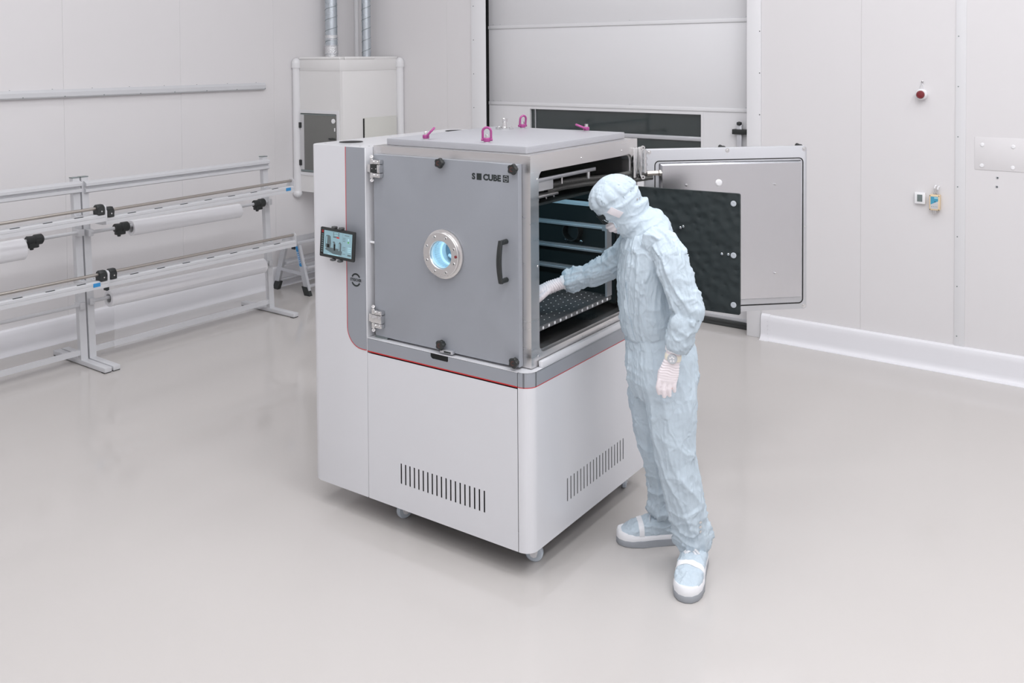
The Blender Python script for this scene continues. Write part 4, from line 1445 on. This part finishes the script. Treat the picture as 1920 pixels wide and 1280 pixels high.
# plant: three vessels on a floor
mb.mi = 2
mb.prism([(-0.074, -0.030), (-0.02, -0.046), (0.03, -0.046), (0.034, -0.03), (0.02, -0.02), (-0.06, -0.02)], 'xz', f - 0.0003, f)
mb.prism([(-0.071, -0.02), (-0.04, -0.026), (-0.036, 0.0), (-0.041, 0.03), (-0.05, 0.034), (-0.065, 0.033), (-0.071, 0.026)], 'xz', f - 0.0005, f)
mb.prism([(-0.028, -0.026), (-0.012, -0.03), (-0.010, 0.003), (-0.016, 0.01), (-0.026, 0.008)], 'xz', f - 0.0005, f)
mb.prism([(0.010, -0.032), (0.027, -0.036), (0.028, 0.004), (0.019, 0.012), (0.011, 0.005)], 'xz', f - 0.0005, f)
pan(-0.061, -0.046, -0.021, -0.006, 1, 5)
pan(-0.018, -0.009, -0.03, -0.002, 1, 5)
pan(-0.067, -0.062, -0.005, 0.028, 3, 5)
pan(-0.025, -0.022, -0.02, 0.004, 3, 5)
pan(0.0135, 0.0165, -0.028, 0.003, 3, 5)
pan(-0.055, 0.012, -0.0515, -0.0475, 3, 2)
pan(0.0335, 0.0340, -0.0525, 0.0535, 2, 2)
pan(0.046, 0.074, 0.043, 0.0455, 2, 2)
for z in (0.031, 0.024, 0.017):
    pan(0.036, 0.052, z, z + 0.002, 2, 2)
for z in (-0.009, -0.016, -0.023, -0.039):
    pan(0.036, 0.054, z, z + 0.002, 2, 2)
pan(0.066, 0.074, 0.021, 0.032, 3, 2)
pan(0.066, 0.0735, 0.012, 0.0195, 5, 2)
for z in (-0.011, -0.019, -0.027):
    pan(0.066, 0.088, z, z + 0.0055, 3, 2)
pan(0.067, 0.089, -0.044, -0.037, 2, 2)
mb.build('screen', ['scr', 'darkgap', 'scrgrey', 'scrlight', 'scrred', 'scrgreen'], tb)

# ------------------------------------------------------------------ the worker (local axes: faces -x, left side towards -y)
import numpy as np
pw = thing('person', 'person in pale blue hooded cleanroom overalls, white gloves and overboots reaching into the chamber', 'person', (0, 0, 0), STAND)

TORSO = [(-0.040, 0, 0.700, 0.120, 0.150), (-0.046, 0, 0.760, 0.140, 0.172), (-0.056, 0, 0.850, 0.143, 0.168), (-0.070, 0, 0.915, 0.128, 0.150),
         (-0.082, 0, 0.950, 0.120, 0.142), (-0.090, 0, 1.000, 0.124, 0.158), (-0.106, 0, 1.080, 0.116, 0.172), (-0.116, 0, 1.165, 0.110, 0.180),
         (-0.118, 0, 1.235, 0.102, 0.182), (-0.117, 0, 1.290, 0.094, 0.172), (-0.112, 0, 1.335, 0.084, 0.135), (-0.112, 0, 1.375, 0.068, 0.090), (-0.125, 0, 1.41, 0.055, 0.062)]
ARM_L = [(-0.095, -0.110, 1.330, 0.060, 0.070), (-0.068, -0.160, 1.322, 0.060, 0.062), (-0.050, -0.195, 1.285, 0.062, 0.062), (-0.042, -0.212, 1.240, 0.061, 0.062), (-0.022, -0.228, 1.175, 0.058, 0.058),
         (0.002, -0.242, 1.122, 0.062, 0.058), (0.012, -0.248, 1.098, 0.059, 0.058), (0.004, -0.250, 1.072, 0.050, 0.055), (-0.008, -0.250, 1.050, 0.054, 0.056), (-0.016, -0.247, 1.018, 0.049, 0.052),
         (-0.022, -0.243, 0.985, 0.052, 0.052), (-0.028, -0.240, 0.962, 0.047, 0.046), (-0.031, -0.238, 0.944, 0.038, 0.038)]
ARM_R = [(-0.110, 0.100, 1.310, 0.070, 0.070), (-0.138, 0.155, 1.270, 0.066, 0.066), (-0.182, 0.205, 1.205, 0.059, 0.060), (-0.242, 0.240, 1.151, 0.053, 0.055), (-0.300, 0.260, 1.116, 0.050, 0.052),
         (-0.325, 0.264, 1.108, 0.049, 0.050), (-0.338, 0.265, 1.105, 0.041, 0.043), (-0.352, 0.266, 1.101, 0.046, 0.047), (-0.385, 0.270, 1.091, 0.046, 0.046), (-0.412, 0.270, 1.083, 0.043, 0.043), (-0.424, 0.270, 1.080, 0.034, 0.034)]
LEG_L = [(-0.040, -0.070, 0.819, 0.101, 0.095), (-0.034, -0.080, 0.738, 0.104, 0.100), (-0.028, -0.085, 0.676, 0.102, 0.098), (-0.023, -0.090, 0.593, 0.092, 0.090), (-0.014, -0.095, 0.489, 0.079, 0.082), (0.006, -0.090, 0.381, 0.074, 0.076),
         (0.031, -0.080, 0.269, 0.071, 0.072), (0.050, -0.066, 0.180, 0.068, 0.068), (0.058, -0.057, 0.140, 0.073, 0.070), (0.064, -0.050, 0.110, 0.069, 0.066), (0.065, -0.045, 0.090, 0.056, 0.054)]
LEG_R = [(-0.060, 0.075, 0.790, 0.105, 0.095), (-0.075, 0.085, 0.705, 0.098, 0.096), (-0.078, 0.100, 0.606, 0.089, 0.090), (-0.067, 0.115, 0.511, 0.084, 0.084), (-0.039, 0.130, 0.392, 0.077, 0.078),
         (-0.018, 0.150, 0.270, 0.069, 0.070), (-0.014, 0.158, 0.200, 0.066, 0.066), (-0.012, 0.160, 0.174, 0.071, 0.068), (-0.018, 0.165, 0.140, 0.070, 0.066), (-0.015, 0.168, 0.122, 0.055, 0.054)]
PALM_L = [(-0.044, -0.237, 0.962, 0.029, 0.026), (-0.047, -0.236, 0.922, 0.028, 0.023), (-0.056, -0.235, 0.887, 0.033, 0.020), (-0.064, -0.235, 0.856, 0.039, 0.018), (-0.070, -0.235, 0.828, 0.038, 0.015), (-0.072, -0.235, 0.815, 0.034, 0.011)]
FINGERS_L = [[(-0.097, -0.235, 0.833), (-0.104, -0.234, 0.803), (-0.099, -0.227, 0.778)], [(-0.079, -0.238, 0.828), (-0.085, -0.239, 0.794), (-0.081, -0.233, 0.768)],
             [(-0.060, -0.238, 0.828), (-0.064, -0.239, 0.797), (-0.061, -0.233, 0.772)], [(-0.042, -0.235, 0.834), (-0.044, -0.236, 0.808), (-0.042, -0.231, 0.787)],
             [(-0.074, -0.222, 0.880), (-0.089, -0.203, 0.852), (-0.093, -0.196, 0.822)]]
PALM_R = [(-0.405, 0.270, 1.086, 0.027, 0.028), (-0.457, 0.270, 1.070, 0.026, 0.028), (-0.492, 0.266, 1.058, 0.027, 0.036), (-0.527, 0.262, 1.044, 0.024, 0.042), (-0.552, 0.259, 1.032, 0.018, 0.041), (-0.562, 0.258, 1.027, 0.012, 0.036)]
FINGERS_R = [[(-0.550, 0.227, 1.034), (-0.585, 0.222, 1.012), (-0.598, 0.222, 0.985)], [(-0.553, 0.248, 1.033), (-0.595, 0.246, 1.010), (-0.612, 0.246, 0.980)],
             [(-0.553, 0.268, 1.032), (-0.593, 0.269, 1.008), (-0.609, 0.269, 0.980)], [(-0.548, 0.287, 1.031), (-0.578, 0.291, 1.010), (-0.592, 0.292, 0.987)],
             [(-0.492, 0.235, 1.055), (-0.525, 0.212, 1.030), (-0.552, 0.208, 1.008)]]
HC = Vector((-0.234, 0, 1.464))
HUP, HFR, HLA = Vector((-0.64, 0, 0.768)).normalized(), Vector((-0.768, 0, -0.64)).normalized(), Vector((0, 1, 0))


def hp(fr, la, up):
    return HC + HFR * fr + HLA * la + HUP * up


def limb(mb, path, k=1.0, n=28, grow=0.0):
    rings = []
    m = len(path)
    for i, (x, y, z, ra, rb) in enumerate(path):
        p0, p1 = Vector(path[max(i - 1, 0)][:3]), Vector(path[min(i + 1, m - 1)][:3])
        tdir = (p1 - p0).normalized()
        b = Vector((0, 1, 0))
        b = (b - tdir * b.dot(tdir)).normalized()
        a = b.cross(tdir)
        rings.append([Vector((x, y, z)) + a * (ra * k + grow) * math.cos(2 * math.pi * q / n) + b * (rb * k + grow) * math.sin(2 * math.pi * q / n) for q in range(n)])
    mb.loft(rings)
    return mb


def hand(mb, palm, fingers, k=1.0):
    limb(mb, palm, k, 20)
    for i, f in enumerate(fingers):
        r = (0.0098 if i < 3 else 0.0088 if i == 3 else 0.0115) * k
        a, b, c = (Vector(q) for q in f)
        mb.tube([a, a.lerp(b, 0.5), b, b.lerp(c, 0.5), c], [r * 1.05, r * 1.05, r, r * 0.95, r * 0.82], 12)
        mb.ellipsoid(c, ((1, 0, 0), (0, 1, 0), (0, 0, 1)), (r * 0.85,) * 3, 12, 8)
    return mb


def fuse(mb, voxel, smooth=3):
    """union of the shapes in a builder as one continuous skin: returns verts array and mesh"""
    bmesh.ops.recalc_face_normals(mb.bm, faces=mb.bm.faces)
    me = bpy.data.meshes.new('f')
    mb.bm.to_mesh(me)
    mb.bm.free()
    ob = bpy.data.objects.new('f', me)
    COL.objects.link(ob)
    md = ob.modifiers.new('r', 'REMESH')
    md.mode = 'VOXEL'
    md.voxel_size = voxel
    if smooth:
        sm = ob.modifiers.new('s', 'SMOOTH')
        sm.iterations = smooth
        sm.factor = 0.5
    dg = bpy.context.evaluated_depsgraph_get()
    out = bpy.data.meshes.new_from_object(ob.evaluated_get(dg))
    bpy.data.objects.remove(ob)
    bpy.data.meshes.remove(me)
    return out


def finish(me, name, mats, parent, label=None):
    me.name = name
    for m in (mats if isinstance(mats, (list, tuple)) else [mats]):
        me.materials.append(M[m])
    me.shade_smooth()
    o = bpy.data.objects.new(name, me)
    COL.objects.link(o)
    o.parent = parent.ob
    set_props(o, label)
    return Thing(o, parent.frame, parent.base)


def ridge(v, p=2.0):
    return max(0.0, 1 - abs(noise.noise(v)) * 2.2) ** p


def nearest(co, paths):
    """for each vertex: index of the limb it belongs to, arc length along it, unit tangent, angle round it"""
    n = len(co)
    best = np.full(n, 1e9)
    idx = np.zeros(n, int)
    arc = np.zeros(n)
    ang = np.zeros(n)
    for li, path in enumerate(paths):
        P = np.array([q[:3] for q in path])
        Rr = np.array([0.5 * (q[3] + q[4]) for q in path])
        s = 0.0
        for i in range(len(P) - 1):
            d = P[i + 1] - P[i]
            L = np.linalg.norm(d)
            tt = np.clip(((co - P[i]) @ d) / (L * L), 0, 1)
            c = P[i] + tt[:, None] * d
            off = co - c
            dist = np.linalg.norm(off, axis=1) / (Rr[i] * (1 - tt) + Rr[i + 1] * tt)
            u = d / L
            b = np.array([0, 1.0, 0]) - u * u[1]
            b /= np.linalg.norm(b)
            a = np.cross(b, u)
            w_ = dist < best
            best[w_] = dist[w_]
            idx[w_] = li
            arc[w_] = s + tt[w_] * L
            ang[w_] = np.arctan2(off[w_] @ b, off[w_] @ a)
            s += L
    return idx, arc, ang


def cloth(me, paths, bunch, amp=1.0):
    """fold the cloth: long drag folds, gathers where the cloth bunches, small creases"""
    n = len(me.vertices)
    co = np.empty(n * 3)
    me.vertices.foreach_get('co', co)
    co = co.reshape(-1, 3)
    no = np.empty(n * 3)
    me.vertices.foreach_get('normal', no)
    no = no.reshape(-1, 3)
    idx, arc, ang = nearest(co, paths)
    dsp = np.zeros(n)
    for i in range(n):
        li, s, a = int(idx[i]), arc[i], ang[i]
        x, y, z = co[i]
        ca, sa = math.cos(a), math.sin(a)
        lo = li * 7.3
        # drag folds running along the limb, slightly spiralling
        sp = a + 2.0 * s * (1 if li % 2 else -1)
        c2, s2 = math.cos(sp), math.sin(sp)
        kf = 2.2 if li == 0 else 1.25
        d = 0.0075 * (ridge(Vector((c2 * kf, s2 * kf, s * 3.0 + lo)), 3) - 0.25)
        sp = a - 1.1 * s
        c2, s2 = math.cos(sp), math.sin(sp)
        d += (0.0052 if li == 0 else 0.0040) * (ridge(Vector((c2 * kf * 2.1, s2 * kf * 2.1, s * 3.6 + lo + 11)), 4) - 0.2)
        d += (0.0026 if li == 0 else 0.0014) * (ridge(Vector((ca * kf * 4.2, sa * kf * 4.2, s * 6.0 + lo + 5)), 4) - 0.2)
        # gathers across the limb
        for c, wd, am, fr in bunch[li]:
            wgt = math.exp(-((s - c) / wd) ** 2)
            if wgt > 0.03:
                d += am * wgt * (ridge(Vector((ca * 0.9, sa * 0.9, s * fr + lo)), 2.0) - 0.4)
        # crumpled facets with sharp creases between them
        q = Vector((x * 11 + z * 4, y * 11 - z * 3, z * 8 - x * 4))
        f = noise.voronoi(q + Vector((0, lo, 0)))[0]
        d += 0.0030 * max(0.0, 1 - (f[1] - f[0]) * 2.6) ** 1.5
        f = noise.voronoi(q * 2.3 + Vector((4, lo, 2)))[0]
        d += 0.0012 * max(0.0, 1 - (f[1] - f[0]) * 2.4) ** 1.5
        d += 0.003 * noise.noise(Vector((x * 5, y * 5, z * 5 + 5))) - 0.001
        dsp[i] = d * amp
    ed = np.empty(len(me.edges) * 2, int)
    me.edges.foreach_get('vertices', ed)
    ed = ed.reshape(-1, 2)
    deg = np.zeros(n)
    np.add.at(deg, ed[:, 0], 1)
    np.add.at(deg, ed[:, 1], 1)
    near = np.zeros(n)                                   # where two limbs meet, blend their folds
    cross = idx[ed[:, 0]] != idx[ed[:, 1]]
    near[ed[cross].ravel()] = 1
    for _ in range(6):
        m2 = near.copy()
        np.maximum.at(m2, ed[:, 0], near[ed[:, 1]] * 0.85)
        np.maximum.at(m2, ed[:, 1], near[ed[:, 0]] * 0.85)
        near = m2
    for _ in range(14):
        acc = np.zeros(n)
        np.add.at(acc, ed[:, 0], dsp[ed[:, 1]])
        np.add.at(acc, ed[:, 1], dsp[ed[:, 0]])
        dsp = dsp * (1 - near * 0.8) + near * 0.8 * acc / np.maximum(deg, 1)
    co = co + no * dsp[:, None]
    me.vertices.foreach_set('co', co.reshape(-1))
    me.update()


# the body under the clothes: one continuous skin with head and hands
mb = MB()
limb(mb, TORSO, 0.78)
for p in (ARM_L, ARM_R):
    limb(mb, p, 0.72)
for p in (LEG_L, LEG_R):
    limb(mb, p, 0.72)
hand(mb, PALM_L, FINGERS_L, 0.78)
hand(mb, PALM_R, FINGERS_R, 0.78)
mb.tube([(-0.118, 0, 1.36), (-0.14, 0, 1.40), hp(-0.02, 0, -0.06)], 0.05, 18)
mb.ellipsoid(hp(-0.012, 0, 0.012), (HFR, HLA, HUP), (0.088, 0.074, 0.094), 28, 20)
mb.ellipsoid(hp(0.022, 0, -0.052), (HFR, HLA, HUP), (0.058, 0.056, 0.06), 24, 16)
mb.tube([hp(0.062, 0, -0.005), hp(0.077, 0, -0.034), hp(0.070, 0, -0.046)], [0.007, 0.011, 0.010], 10)     # nose
for s in (-1, 1):
    mb.ellipsoid(hp(-0.015, s * 0.074, -0.015), (HFR, HLA, HUP), (0.014, 0.006, 0.026), 12, 8)           # ears
for ank, ball in ((LEG_L[-1], (0.045, -0.11, 0.060)), (LEG_R[-1], (-0.06, 0.170, 0.060))):
    mb.tube([(ank[0], ank[1], ank[2] + 0.01), (ank[0], ank[1], 0.066)], 0.034, 14)
    mb.tube([(ank[0], ank[1], 0.066), ball], [0.030, 0.022], 14)
body_p = finish(fuse(mb, 0.006, 2), 'body', 'skin', pw)

mb = MB()
for p in (TORSO, ARM_L, ARM_R, LEG_L, LEG_R):
    limb(mb, p)
me = fuse(mb, 0.0045, 4)
cloth(me, (TORSO, ARM_L, ARM_R, LEG_L, LEG_R), {
    0: [(0.25, 0.04, 0.010, 26), (0.06, 0.08, 0.006, 16)],
    1: [(0.33, 0.06, 0.014, 17), (0.44, 0.05, 0.008, 24), (0.18, 0.08, 0.005, 14)],
    2: [(0.40, 0.05, 0.009, 26), (0.22, 0.07, 0.009, 20)],
    3: [(0.64, 0.10, 0.013, 22), (0.34, 0.08, 0.006, 12), (0.12, 0.1, 0.006, 14)],
    4: [(0.58, 0.11, 0.014, 20), (0.34, 0.08, 0.007, 14), (0.12, 0.1, 0.006, 14)]})
suit = finish(me, 'coverall', 'suit', pw)
suit_bvh = BVHTree.FromPolygons([v.co.copy() for v in me.vertices], [p.vertices[:] for p in me.polygons])


def ribbon(bvh, rays, width_dir, half, lift=0.002, thick=0.0016):
    """flat band laid on a surface: rays = list of (origin, direction)"""
    rows = []
    for o, d in rays:
        row = []
        for s in (-1, -0.5, 0, 0.5, 1):
            oo = Vector(o) + Vector(width_dir) * half * s
            h = bvh.ray_cast(oo, Vector(d))
            if h[0] is None:
                row = None
                break
            row.append((h[0], h[1]))
        if row:
            rows.append(row)
    mb = MB()
    top = [[mb._v(p + n_ * lift) for p, n_ in row] for row in rows]
    bot = [[mb._v(p - n_ * thick) for p, n_ in row] for row in rows]
    for k in range(len(rows) - 1):
        for j in range(4):
            mb._f([top[k][j], top[k][j + 1], top[k + 1][j + 1], top[k + 1][j]])
            mb._f([bot[k][j + 1], bot[k][j], bot[k + 1][j], bot[k + 1][j + 1]])
        for j in (0, 4):
            mb._f([top[k][j], top[k + 1][j], bot[k + 1][j], bot[k][j]])
    for k in (0, len(rows) - 1):
        for j in range(4):
            mb._f([top[k][j], bot[k][j], bot[k][j + 1], top[k][j + 1]])
    return mb


rays = [((-0.6, -0.085, z), (1, 0, 0)) for z in np.linspace(1.29, 0.93, 40)]
ribbon(suit_bvh, rays, (0, 1, 0), 0.016, 0.004).build('zip_placket', 'suit', suit, label='front zip flap')
mb = MB()
for z, y in ((0.235, -0.14), (0.215, -0.137), (0.195, -0.133)):
    h = suit_bvh.ray_cast(Vector((0.075, -0.6, z)), Vector((0, 1, 0)))
    if h[0]:
        MB().lathe([(0, 0), (0.006, 0), (0.006, 0.003), (0, 0.005)], h[0], h[1], 12).build('press_stud', 'chrome', suit)

# hood
mb = MB()
mb.ellipsoid(hp(-0.010, 0, 0.004), (HFR, HLA, HUP), (0.100, 0.092, 0.105), 36, 24)
mb.ellipsoid(hp(0.006, 0, 0.034), (HFR, HLA, HUP), (0.084, 0.088, 0.072), 30, 20)
mb.ellipsoid(hp(0.022, 0, -0.052), (HFR, HLA, HUP), (0.064, 0.070, 0.060), 30, 20)
limb(mb, [(*hp(-0.03, 0, -0.03), 0.088, 0.082), (-0.176, 0, 1.405, 0.082, 0.080), (-0.150, 0, 1.385, 0.084, 0.088), (-0.128, 0.0, 1.365, 0.098, 0.108), (-0.112, 0, 1.340, 0.104, 0.140), (-0.106, 0, 1.318, 0.100, 0.158)])
me = fuse(mb, 0.0035, 3)
HOODP = [[(*hp(0.0, 0, 0.10), 0.05, 0.05), (*HC, 0.10, 0.09), (-0.16, 0, 1.39, 0.085, 0.09), (-0.108, 0, 1.32, 0.11, 0.15)]]
n = len(me.vertices)
for v in me.vertices:
    p = v.co - HC
    fr, la, up = p.dot(HFR), p.dot(HLA), p.dot(HUP)
    d = 0.0
    seam = up - (0.018 + 0.16 * (fr + 0.02))                  # seam between cap and band
    wcap = 1 / (1 + math.exp(-seam * 160))
    a = math.atan2(la, fr + 0.01)
    fade = min(1.0, max(0.0, 1.25 - (max(seam, 0) / 0.085))) * min(1.0, max(0.0, math.hypot(fr + 0.01, la) / 0.05 - 0.3))
    d += wcap * 0.0042 * fade * math.cos(12 * a + 1.6 * noise.noise(Vector((fr * 7, la * 7, up * 7))))
    d += wcap * 0.004
    d -= 0.006 * math.exp(-(seam / 0.006) ** 2)
    q = Vector((p.dot(Vector((0.86, 0, 0.5))) * 6, la * 9, p.dot(Vector((-0.5, 0, 0.86))) * 24))
    d += (1 - wcap) * (0.006 * (ridge(q, 2.2) - 0.3) + 0.003 * (ridge(q * 2.0, 2.5) - 0.25))
    d += 0.003 * noise.noise(p * 14)
    v.co = v.co + v.normal * d
me.update()
# cut the face opening, leaving the head inside
bm = bmesh.new()
bm.from_mesh(me)
for _ in range(2):
    bmesh.ops.smooth_vert(bm, verts=bm.verts, factor=0.4, use_axis_x=True, use_axis_y=True, use_axis_z=True)
kill = []
for f in bm.faces:
    p = f.calc_center_median() - HC
    fr, la, up = p.dot(HFR), p.dot(HLA), p.dot(HUP)
    if fr > 0.035 and ((up + 0.052) / 0.046) ** 2 + (la / 0.056) ** 2 < 1:
        kill.append(f)
bmesh.ops.delete(bm, geom=kill, context='FACES')
bmesh.ops.delete(bm, geom=[v for v in bm.verts if not v.link_faces], context='VERTS')
bm.to_mesh(me)
bm.free()
hood = finish(me, 'hood', 'suit', pw)
hood_bvh = BVHTree.FromPolygons([v.co.copy() for v in me.vertices], [p.vertices[:] for p in me.polygons])
# elastic hem round the face opening
pts = []
for k in range(60):
    a = 2 * math.pi * k / 60
    la, up = 0.056 * math.cos(a), -0.052 + 0.046 * math.sin(a)
    h = hood_bvh.find_nearest(hp(0.075 - 0.45 * abs(la) ** 1.3, la, up))
    pts.append(h[0] + HFR * 0.001 + Vector((0, 0, 0.0015 * math.sin(9 * a))))
MB().tube(pts, [0.0032 + 0.001 * math.sin(2.6 * k) for k in range(60)], 8, closed=True).build('face_hem', 'suit', hood)
rays = [(hp(0.037 - 0.023 * k / 8, -0.4, 0.0115 - 0.0465 * k / 8), HLA) for k in range(9)]
ribbon(hood_bvh, rays, (-0.57, 0, -0.82), 0.014, 0.0022).build('mesh_patch', 'mask', hood, label='white mesh patch over the ear')
rays = [((-0.15 + 0.02 * k, -0.5, 1.505 - 0.012 * k), (0, 1, 0)) for k in range(2)]
for k in range(2):
    h = hood_bvh.ray_cast(Vector((-0.158 + 0.012 * k, -0.5, 1.487 + 0.002 * k)), Vector((0, 1, 0)))
    if h[0]:
        MB().lathe([(0, 0), (0.0045, 0), (0.0045, 0.002), (0, 0.004)], h[0], h[1], 10).build('press_stud', 'chrome', hood)
# face mask and glasses
mb = MB().ellipsoid(hp(0.046, 0, -0.060), (HFR, HLA, HUP), (0.050, 0.055, 0.040), 28, 18)
me = fuse(mb, 0.004, 2)
for v in me.vertices:
    p = v.co - HC
    v.co += v.normal * 0.0022 * math.sin(p.dot(HUP) * 330)
me.update()
finish(me, 'face_mask', 'mask', pw)
mb = MB()
g = []
for k in range(21):
    a = R(-42 + 84 * k / 20)
    g.append((0.094 * math.cos(a), 0.078 * math.sin(a)))
mb.loft([[hp(f_ - 0.002, l_, 0.008), hp(f_ + 0.001, l_, 0.008), hp(f_ + 0.001, l_, -0.034), hp(f_ - 0.002, l_, -0.034)] for f_, l_ in g])
mb.build('safety_glasses', 'inblack', pw)


def glove(palm, fingers, name, cuff):
    mb = MB()
    hand(mb, palm, fingers)
    me = fuse(mb, 0.0025, 3)
    c0, c1 = Vector(palm[0][:3]), Vector(palm[-1][:3])
    ax = (c1 - c0).normalized()
    for v in me.vertices:
        s = (v.co - c0).dot(ax)
        off = v.co - c0 - ax * s
        wgt = math.exp(-((s - 0.07) / 0.045) ** 2)
        v.co += v.normal * (0.0014 * wgt * math.sin(s * 620 + 5 * noise.noise(v.co * 28)))
    me.update()
    g = finish(me, name, 'glove', pw)
    limb(MB(), cuff, 1.0, 24).build('glove_cuff', 'suitwhite', g)
    return g


glL = glove(PALM_L, FINGERS_L, 'glove', [(-0.040, -0.238, 0.972, 0.034, 0.031), (-0.043, -0.237, 0.945, 0.0345, 0.031), (-0.045, -0.237, 0.938, 0.034, 0.030)])
glR = glove(PALM_R, FINGERS_R, 'glove', [(-0.400, 0.270, 1.088, 0.031, 0.031), (-0.430, 0.270, 1.079, 0.031, 0.031), (-0.436, 0.270, 1.077, 0.030, 0.030)])
# watch worn over the glove
wc = Vector((-0.056, -0.262, 0.918))
wn = Vector((-0.35, -0.93, 0.05)).normalized()
mb = MB().lathe([(0.0, -0.008), (0.0185, -0.008), (0.0185, 0.0), (0.0165, 0.0025), (0, 0.0025)], wc, wn, 28)
mb.mi = 1
ta = wn.cross(Vector((0, 0, 1))).normalized()
tu = ta.cross(wn)
for a_, u_ in ((0.0, 0.008), (0.007, 0.003), (-0.006, 0.004), (0.004, -0.007), (-0.006, -0.006)):
    p = wc + ta * a_ + tu * u_
    mb.cyl(p + wn * 0.002, p + wn * 0.0032, 0.0034, 10)
wt = mb.build('wristwatch', ['watch', 'white'], pw)
limb(MB(), [(-0.0465, -0.236, 0.929, 0.0305, 0.026), (-0.0475, -0.236, 0.923, 0.0315, 0.027), (-0.0485, -0.236, 0.913, 0.0315, 0.027), (-0.0495, -0.236, 0.907, 0.0305, 0.026)], 1.0, 24).build('watch_strap', 'cream', wt, label='cream watch strap')


def boot(heel, toe, shaft_top, name_label):
    h, t_ = Vector((*heel, 0)), Vector((*toe, 0))
    d = t_ - h
    L = d.length
    ang = math.atan2(d.y, d.x)
    T = Matrix.Translation(h) @ Matrix.Rotation(ang, 4, 'Z')
    out = []
    prof = [(0.0, 0.0), (0.006, 0.020), (0.022, 0.034), (0.05, 0.041), (0.11, 0.042), (0.17, 0.047), (0.23, 0.054), (0.275, 0.052), (0.305, 0.042), (0.326, 0.024), (0.333, 0.0)]
    sc = L / 0.333
    up_ = [(x * sc, y) for x, y in prof]
    ol = [(x, -y) for x, y in up_] + [(x, y) for x, y in up_[-2:0:-1]]

    def grow(g):
        cx = L / 2
        return [(cx + (x - cx) * (1 + g / (L / 2)), y * (1 + g / 0.05)) for x, y in ol]
    mb = MB()
    secs = [(0.012, 0.030, 0.10), (0.05, 0.044, 0.13), (0.11, 0.048, 0.135), (0.16, 0.050, 0.118), (0.21, 0.054, 0.102), (0.26, 0.054, 0.082), (0.298, 0.046, 0.066), (0.322, 0.026, 0.052)]
    rings = []
    for x, wd, hh in secs:
        ring = []
        for k in range(24):
            a = 2 * math.pi * k / 24
            cy, cz = math.cos(a), math.sin(a)
            ring.append((x * sc, wd * math.copysign(abs(cy) ** 0.75, cy), 0.026 + (hh - 0.026) * (0.5 + 0.5 * math.copysign(abs(cz) ** 0.8, cz))))
        rings.append(ring)
    mb.loft(rings)
    top = T.inverted() @ Vector(shaft_top)
    limb(mb, [(0.075, 0, 0.045, 0.055, 0.046), (0.078, 0, 0.085, 0.054, 0.047), (0.5 * (0.078 + top.x), top.y * 0.5, 0.5 * (0.085 + top.z), 0.050, 0.048), (top.x, top.y, top.z, 0.052, 0.050)])
    bmesh.ops.transform(mb.bm, matrix=T, verts=mb.bm.verts)
    me = fuse(mb, 0.0042, 3)
    for v in me.vertices:
        q = Vector((v.co.x * 14, v.co.y * 14, v.co.z * 26))
        fade = min(1, max(0, (v.co.z - 0.045) / 0.03))
        v.co += v.normal * fade * (0.006 * (ridge(q, 2.0) - 0.4) + 0.003 * (ridge(q * 2.2, 2.5) - 0.3))
    me.update()
    b = finish(me, 'overboot', 'suit', pw)
    bv = BVHTree.FromPolygons([v.co.copy() for v in me.vertices], [p.vertices[:] for p in me.polygons])
    mb = MB(T)
    mb.prism(grow(0.004), 'xy', 0.0, 0.030, 0.005, 2)
    mb.build('sole', 'sole', b, smooth=50)
    mb = MB(T)
    rows = []
    for z, g in ((0.026, 0.003), (0.036, 0.0035), (0.044, 0.002), (0.050, -0.002)):
        rows.append([(x, y, z + (0.012 * max(0, (x / L - 0.75)) / 0.25 + 0.010 * max(0, 0.3 - x / L) / 0.3) * (z > 0.04)) for x, y in grow(g)])
    rows.append([(x, y, z - 0.004) for (x, y), (_, _, z) in zip(grow(-0.009), rows[-1])])
    mb.loft(rows)
    mb.build('rand', 'suitwhite', b, label='white edge above the sole', smooth=60)
    # strap across the instep
    rays, ctr = [], T @ Vector((0.232, 0, 0.045))
    yv = (T.to_3x3() @ Vector((0, 1, 0)))
    for k in range(25):
        a = R(-8 + 196 * k / 24)
        dirv = yv * math.cos(a) + Vector((0, 0, 1)) * math.sin(a)
        rays.append((ctr + dirv * 0.3, -dirv))
    wdir = (T.to_3x3() @ Vector((1, 0, 0.3))).normalized()
    ribbon(bv, rays, wdir, 0.011, 0.003).build('strap', 'suitwhite', b, label='white strap')
    # tape bow at the ankle
    mb = MB()
    fwd = (T.to_3x3() @ Vector((1, 0, 0))).normalized()
    h = bv.ray_cast(T @ Vector((0.6, 0.0, shaft_top[2] - 0.034)), -fwd)
    c = (h[0] if h[0] is not None else T @ Vector((0.14, 0, 0.12))) + fwd * 0.006
    for dx, dz, out_ in ((-0.034, -0.034, 0.020), (0.030, -0.040, 0.022), (-0.028, -0.006, 0.014), (0.026, -0.002, 0.014)):
        p0 = c
        p1 = c + yv * dx * 0.55 + fwd * out_ * 0.8 + Vector((0, 0, dz * 0.35 + 0.008))
        p2 = c + yv * dx + fwd * out_ + Vector((0, 0, dz))
        mb.loft([[p + Vector((0, 0, 0.005)), p + yv * 0.006, p - Vector((0, 0, 0.005)), p - yv * 0.006] for p in (p0, p1, p2)])
    mb.build('tape_bow', 'suitwhite', b, label='white tape bow')
    return b


boot((0.112, 0.182), (-0.216, 0.165), (-0.012, 0.168, 0.17), 'right')
boot((0.108, 0.045), (-0.012, -0.276), (0.064, -0.045, 0.15), 'left')
